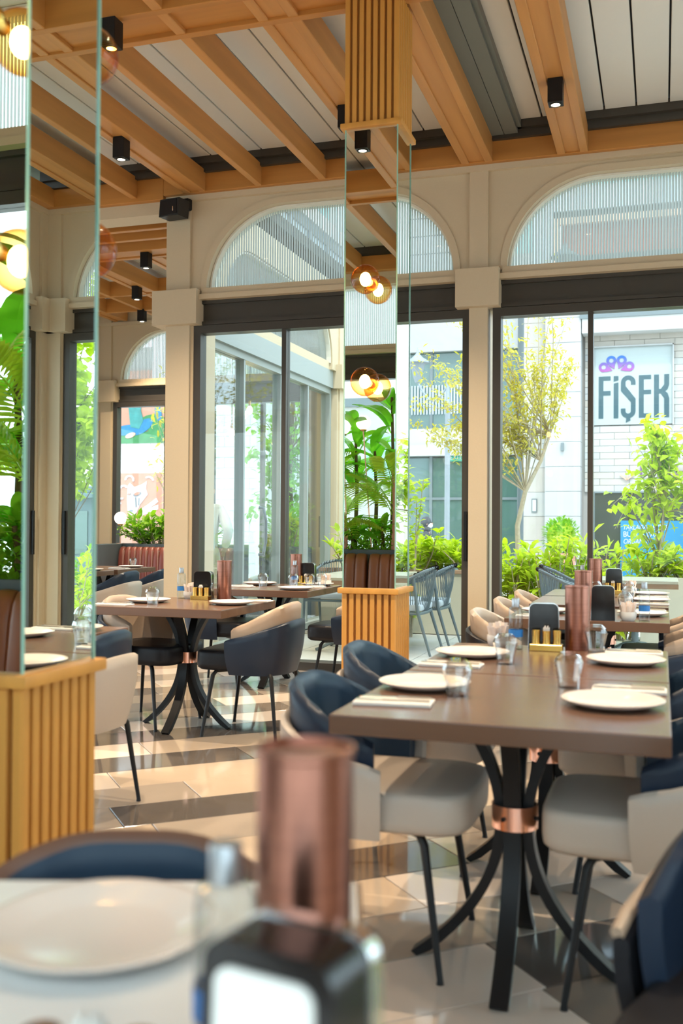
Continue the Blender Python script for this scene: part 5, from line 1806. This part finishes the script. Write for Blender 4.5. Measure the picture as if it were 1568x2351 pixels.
def person(loc, rz, pose, label, top, legs, hair, mask=False, hood=None, sc=1.0):
    t = thing('person', loc, rz, label, 'person')
    t.scale = (sc, sc, sc)
    P = dict(pelvis=((0, 0, .95), .13), waist=((0, .01, 1.10), .12), chest=((0, .015, 1.30), (.155, .11)), neck=((0, 0, 1.49), .055), jaw=((0, -.02, 1.58), (.07, .08)), head=((0, .0, 1.68), (.078, .095)), crown=((0, .01, 1.74), (.05, .06)),
             shl=((.17, .01, 1.42), .06), shr=((-.17, .01, 1.42), .06), ell=((.22, .04, 1.15), .045), elr=((-.22, .04, 1.15), .045), hal=((.21, -.04, .90), .036), har=((-.21, -.04, .90), .036),
             fil=((.205, -.06, .80), .026), fir=((-.205, -.06, .80), .026),
             hil=((.085, 0, .79), .085), hir=((-.085, 0, .79), .085), knl=((.10, -.02, .50), .062), knr=((-.10, -.02, .50), .062), anl=((.10, .02, .09), .043), anr=((-.10, .02, .09), .043), tol=((.11, -.13, .035), .035), tor=((-.11, -.13, .035), .035))
    for k, v in pose.items(): P[k] = (v, P[k][1])
    E = [('pelvis', 'waist'), ('waist', 'chest'), ('chest', 'neck'), ('neck', 'jaw'), ('jaw', 'head'), ('head', 'crown'), ('chest', 'shl'), ('chest', 'shr'), ('shl', 'ell'), ('shr', 'elr'), ('ell', 'hal'), ('elr', 'har'), ('hal', 'fil'), ('har', 'fir'),
         ('pelvis', 'hil'), ('pelvis', 'hir'), ('hil', 'knl'), ('hir', 'knr'), ('knl', 'anl'), ('knr', 'anr'), ('anl', 'tol'), ('anr', 'tor')]
    body = skin_mesh('body', P, E, MT['skin'], t)

    def fat(keys, f, add=.012):
        return {k: (P[k][0], tuple(x * f + add for x in P[k][1]) if hasattr(P[k][1], '__len__') else P[k][1] * f + add) for k in keys}
    pv, ws = Vector(P['pelvis'][0]), Vector(P['waist'][0])
    dn_ = (pv - ws).normalized()
    tj = fat(['chest', 'waist', 'pelvis', 'shl', 'shr', 'ell', 'elr', 'hal', 'har'], 1.06, .018)
    tj['hem'] = (tuple(pv + dn_ * (.34 if hood else .13)), (.165, .16) if hood else .15)
    if hood:
        MB().ball((0, -.118, 1.17), .10, 14, 10, (.95, .42, 1.75)).build('white_top', MT['shirt'], t, True, 180)
    skin_mesh('coat' if hood else 'shirt', tj, [('chest', 'waist'), ('waist', 'pelvis'), ('pelvis', 'hem'), ('chest', 'shl'), ('chest', 'shr'), ('shl', 'ell'), ('shr', 'elr'), ('ell', 'hal'), ('elr', 'har')], top, t)
    lj = {'belt': (tuple(ws.lerp(pv, .35)), .142)}
    lj.update(fat(['pelvis', 'hil', 'hir', 'knl', 'knr', 'anl', 'anr'], 1.05, .014))
    skin_mesh('trousers', lj, [('belt', 'pelvis'), ('pelvis', 'hil'), ('pelvis', 'hir'), ('hil', 'knl'), ('hir', 'knr'), ('knl', 'anl'), ('knr', 'anr')], legs, t)
    sj = fat(['anl', 'tol'], 1.1, .01); skin_mesh('shoe', sj, [('anl', 'tol')], MT['coat'], t)
    sj = fat(['anr', 'tor'], 1.1, .01); skin_mesh('shoe', sj, [('anr', 'tor')], MT['coat'], t)
    h = Vector(P['head'][0])
    hr = MB()
    if hair == MT['haircurl']:
        rg = random.Random(3)
        for k in range(60):
            d = rdir(rg, -.9, 1)
            if d.y < -.35 and d.z < .5: continue
            hr.ball(h + Vector((d.x * .105, d.y * .12 + .02, d.z * .15 - .03)), .035, 7, 5)
        for k in range(16): hr.ball(h + Vector((rg.uniform(-.09, .09), .08, -.1 - .02 * k * .8)), .034, 7, 5)
    else:
        hr.ball(h + Vector((0, .022, .03)), .108, 16, 10, (.86, 1.0, .95))
    if hood:
        hr.ball(h + Vector((0, .035, .0)), .122, 16, 10, (.9, 1.0, 1.05))
        hr.ball(h + Vector((0, .02, -.16)), .105, 14, 8, (1.1, 1, .8))
    hr.build('hair' if hood is None else 'hood', hood or hair, t, True, 180)
    fc = MB()
    fc.ball(h + Vector((0, -.112, -.035)), .016, 8, 6, (1, 1, 1.5))
    for s in (1, -1): fc.ball(h + Vector((s * .088, .0, -.03)), .022, 8, 6, (.5, 1, 1.4))
    fc.build('nose_and_ears', MT['skin'], t, True, 180)
    ey = MB()
    for s in (1, -1): ey.ball(h + Vector((s * .034, -.096, .0)), .010, 8, 6)
    ey.build('eyes', MT['hairdark'], t, True, 180)
    if mask: MB().ball(h + Vector((0, -.055, -.075)), .072, 14, 10, (1, 1, .8)).build('face_mask', MT['mask'], t, True, 180)
    hands = MB()
    for k, f in (('hal', 'fil'), ('har', 'fir')):
        a, b = Vector(P[k][0]), Vector(P[f][0])
        d = (b - a).normalized()
        s = d.cross(Vector((0, 1, .2))).normalized()
        for j in range(4):
            o_ = b + s * (.011 * (j - 1.5))
            hands.tube([b - d * .02 + s * .007 * (j - 1.5), o_ + d * .035, o_ + d * (.065 - .008 * abs(j - 1.3)) + Vector((0, -.008, 0))], [.009, .008, .006], 6)
        hands.tube([a + d * .04, a + d * .07 + s * .03, a + d * .095 + s * .036], [.011, .010, .007], 6)
    hands.build('fingers', MT['skin'], t, True, 180)
    return t


person((-5.40, 11.4, 0), radians(200), {'ell': (.30, .10, 1.17), 'hal': (.13, -.12, 1.02), 'fil': (.06, -.17, .98), 'elr': (-.28, .10, 1.16), 'har': (-.22, -.10, .95), 'fir': (-.20, -.15, .88)},
       'waiter in a white shirt and cream trousers standing beyond the glass door, arm bent', MT['shirt'], MT['chino'], MT['hairdark'])
person((-5.12, 22.5, -.36), radians(95), {'knl': (.10, -.16, .52), 'anl': (.10, -.12, .10), 'tol': (.10, -.26, .05), 'knr': (-.10, .04, .50), 'anr': (-.10, .22, .14), 'tor': (-.10, .10, .05), 'ell': (.22, -.02, 1.17), 'hal': (.15, -.22, 1.02), 'fil': (.10, -.28, 1.0), 'elr': (-.22, -.02, 1.17), 'har': (-.15, -.22, 1.02), 'fir': (-.10, -.28, 1.0)},
       'hooded walker in charcoal coat, white top, face mask and burgundy trousers on the street', MT['coat'], MT['burgundy'], MT['hairdark'], True, MT['coat'])
person((-5.42, 13.55, -.36), radians(-60), {'pelvis': (0, 0, .58), 'waist': (0, .02, .74), 'chest': (0, .0, .95), 'neck': (0, -.02, 1.13), 'jaw': (0, -.05, 1.22), 'head': (0, -.04, 1.32), 'crown': (0, -.03, 1.38), 'shl': (.16, -.01, 1.06), 'shr': (-.16, -.01, 1.06), 'ell': (.21, -.06, .82), 'elr': (-.21, -.06, .82), 'hal': (.15, -.28, .78), 'har': (-.15, -.28, .78), 'fil': (.12, -.36, .78), 'fir': (-.12, -.36, .78),
        'hil': (.10, -.17, .555), 'hir': (-.10, -.17, .555), 'knl': (.11, -.42, .54), 'knr': (-.11, -.42, .54), 'anl': (.11, -.42, .10), 'anr': (-.11, -.42, .10), 'tol': (.11, -.56, .04), 'tor': (-.11, -.56, .04)},
       'seated person with curly light brown hair and white top, behind the door handle', MT['shirt'], MT['chino'], MT['haircurl'])
st_ = thing('garden_stool', (-5.42, 13.55, -.36), 0, 'plain grey stool under the seated curly-haired person', 'stool')
MB().bbox(-.2, .2, -.2, .2, .42, .47, .01, 2).build('seat', MT['metalchair'], st_)
for a in (-1, 1):
    for b_ in (-1, 1):
        MB().tube([(a * .15, b_ * .15, .42), (a * .18, b_ * .18, 0)], .014, 8).build('leg', MT['metalchair'], st_, True)
person((-5.05, 14.3, -.36), radians(20), {}, 'man in a grey shirt and face mask standing behind the bright shrub', MT['greyshirt'], MT['coat'], MT['hairdark'], True)
# pull handle on the glass wing door
hd_ = thing('door_pull', (-3.90, 9.46, 1.17), 0, 'long curved steel pull handle on the glass wing door', 'handle')
MB().tube([(0, 0, -.24), (.05, 0, -.235), (.075, 0, -.1), (.075, 0, .1), (.05, 0, .235), (0, 0, .24)], .016, 10).build('bar', MT['lampgrey'], hd_, True)
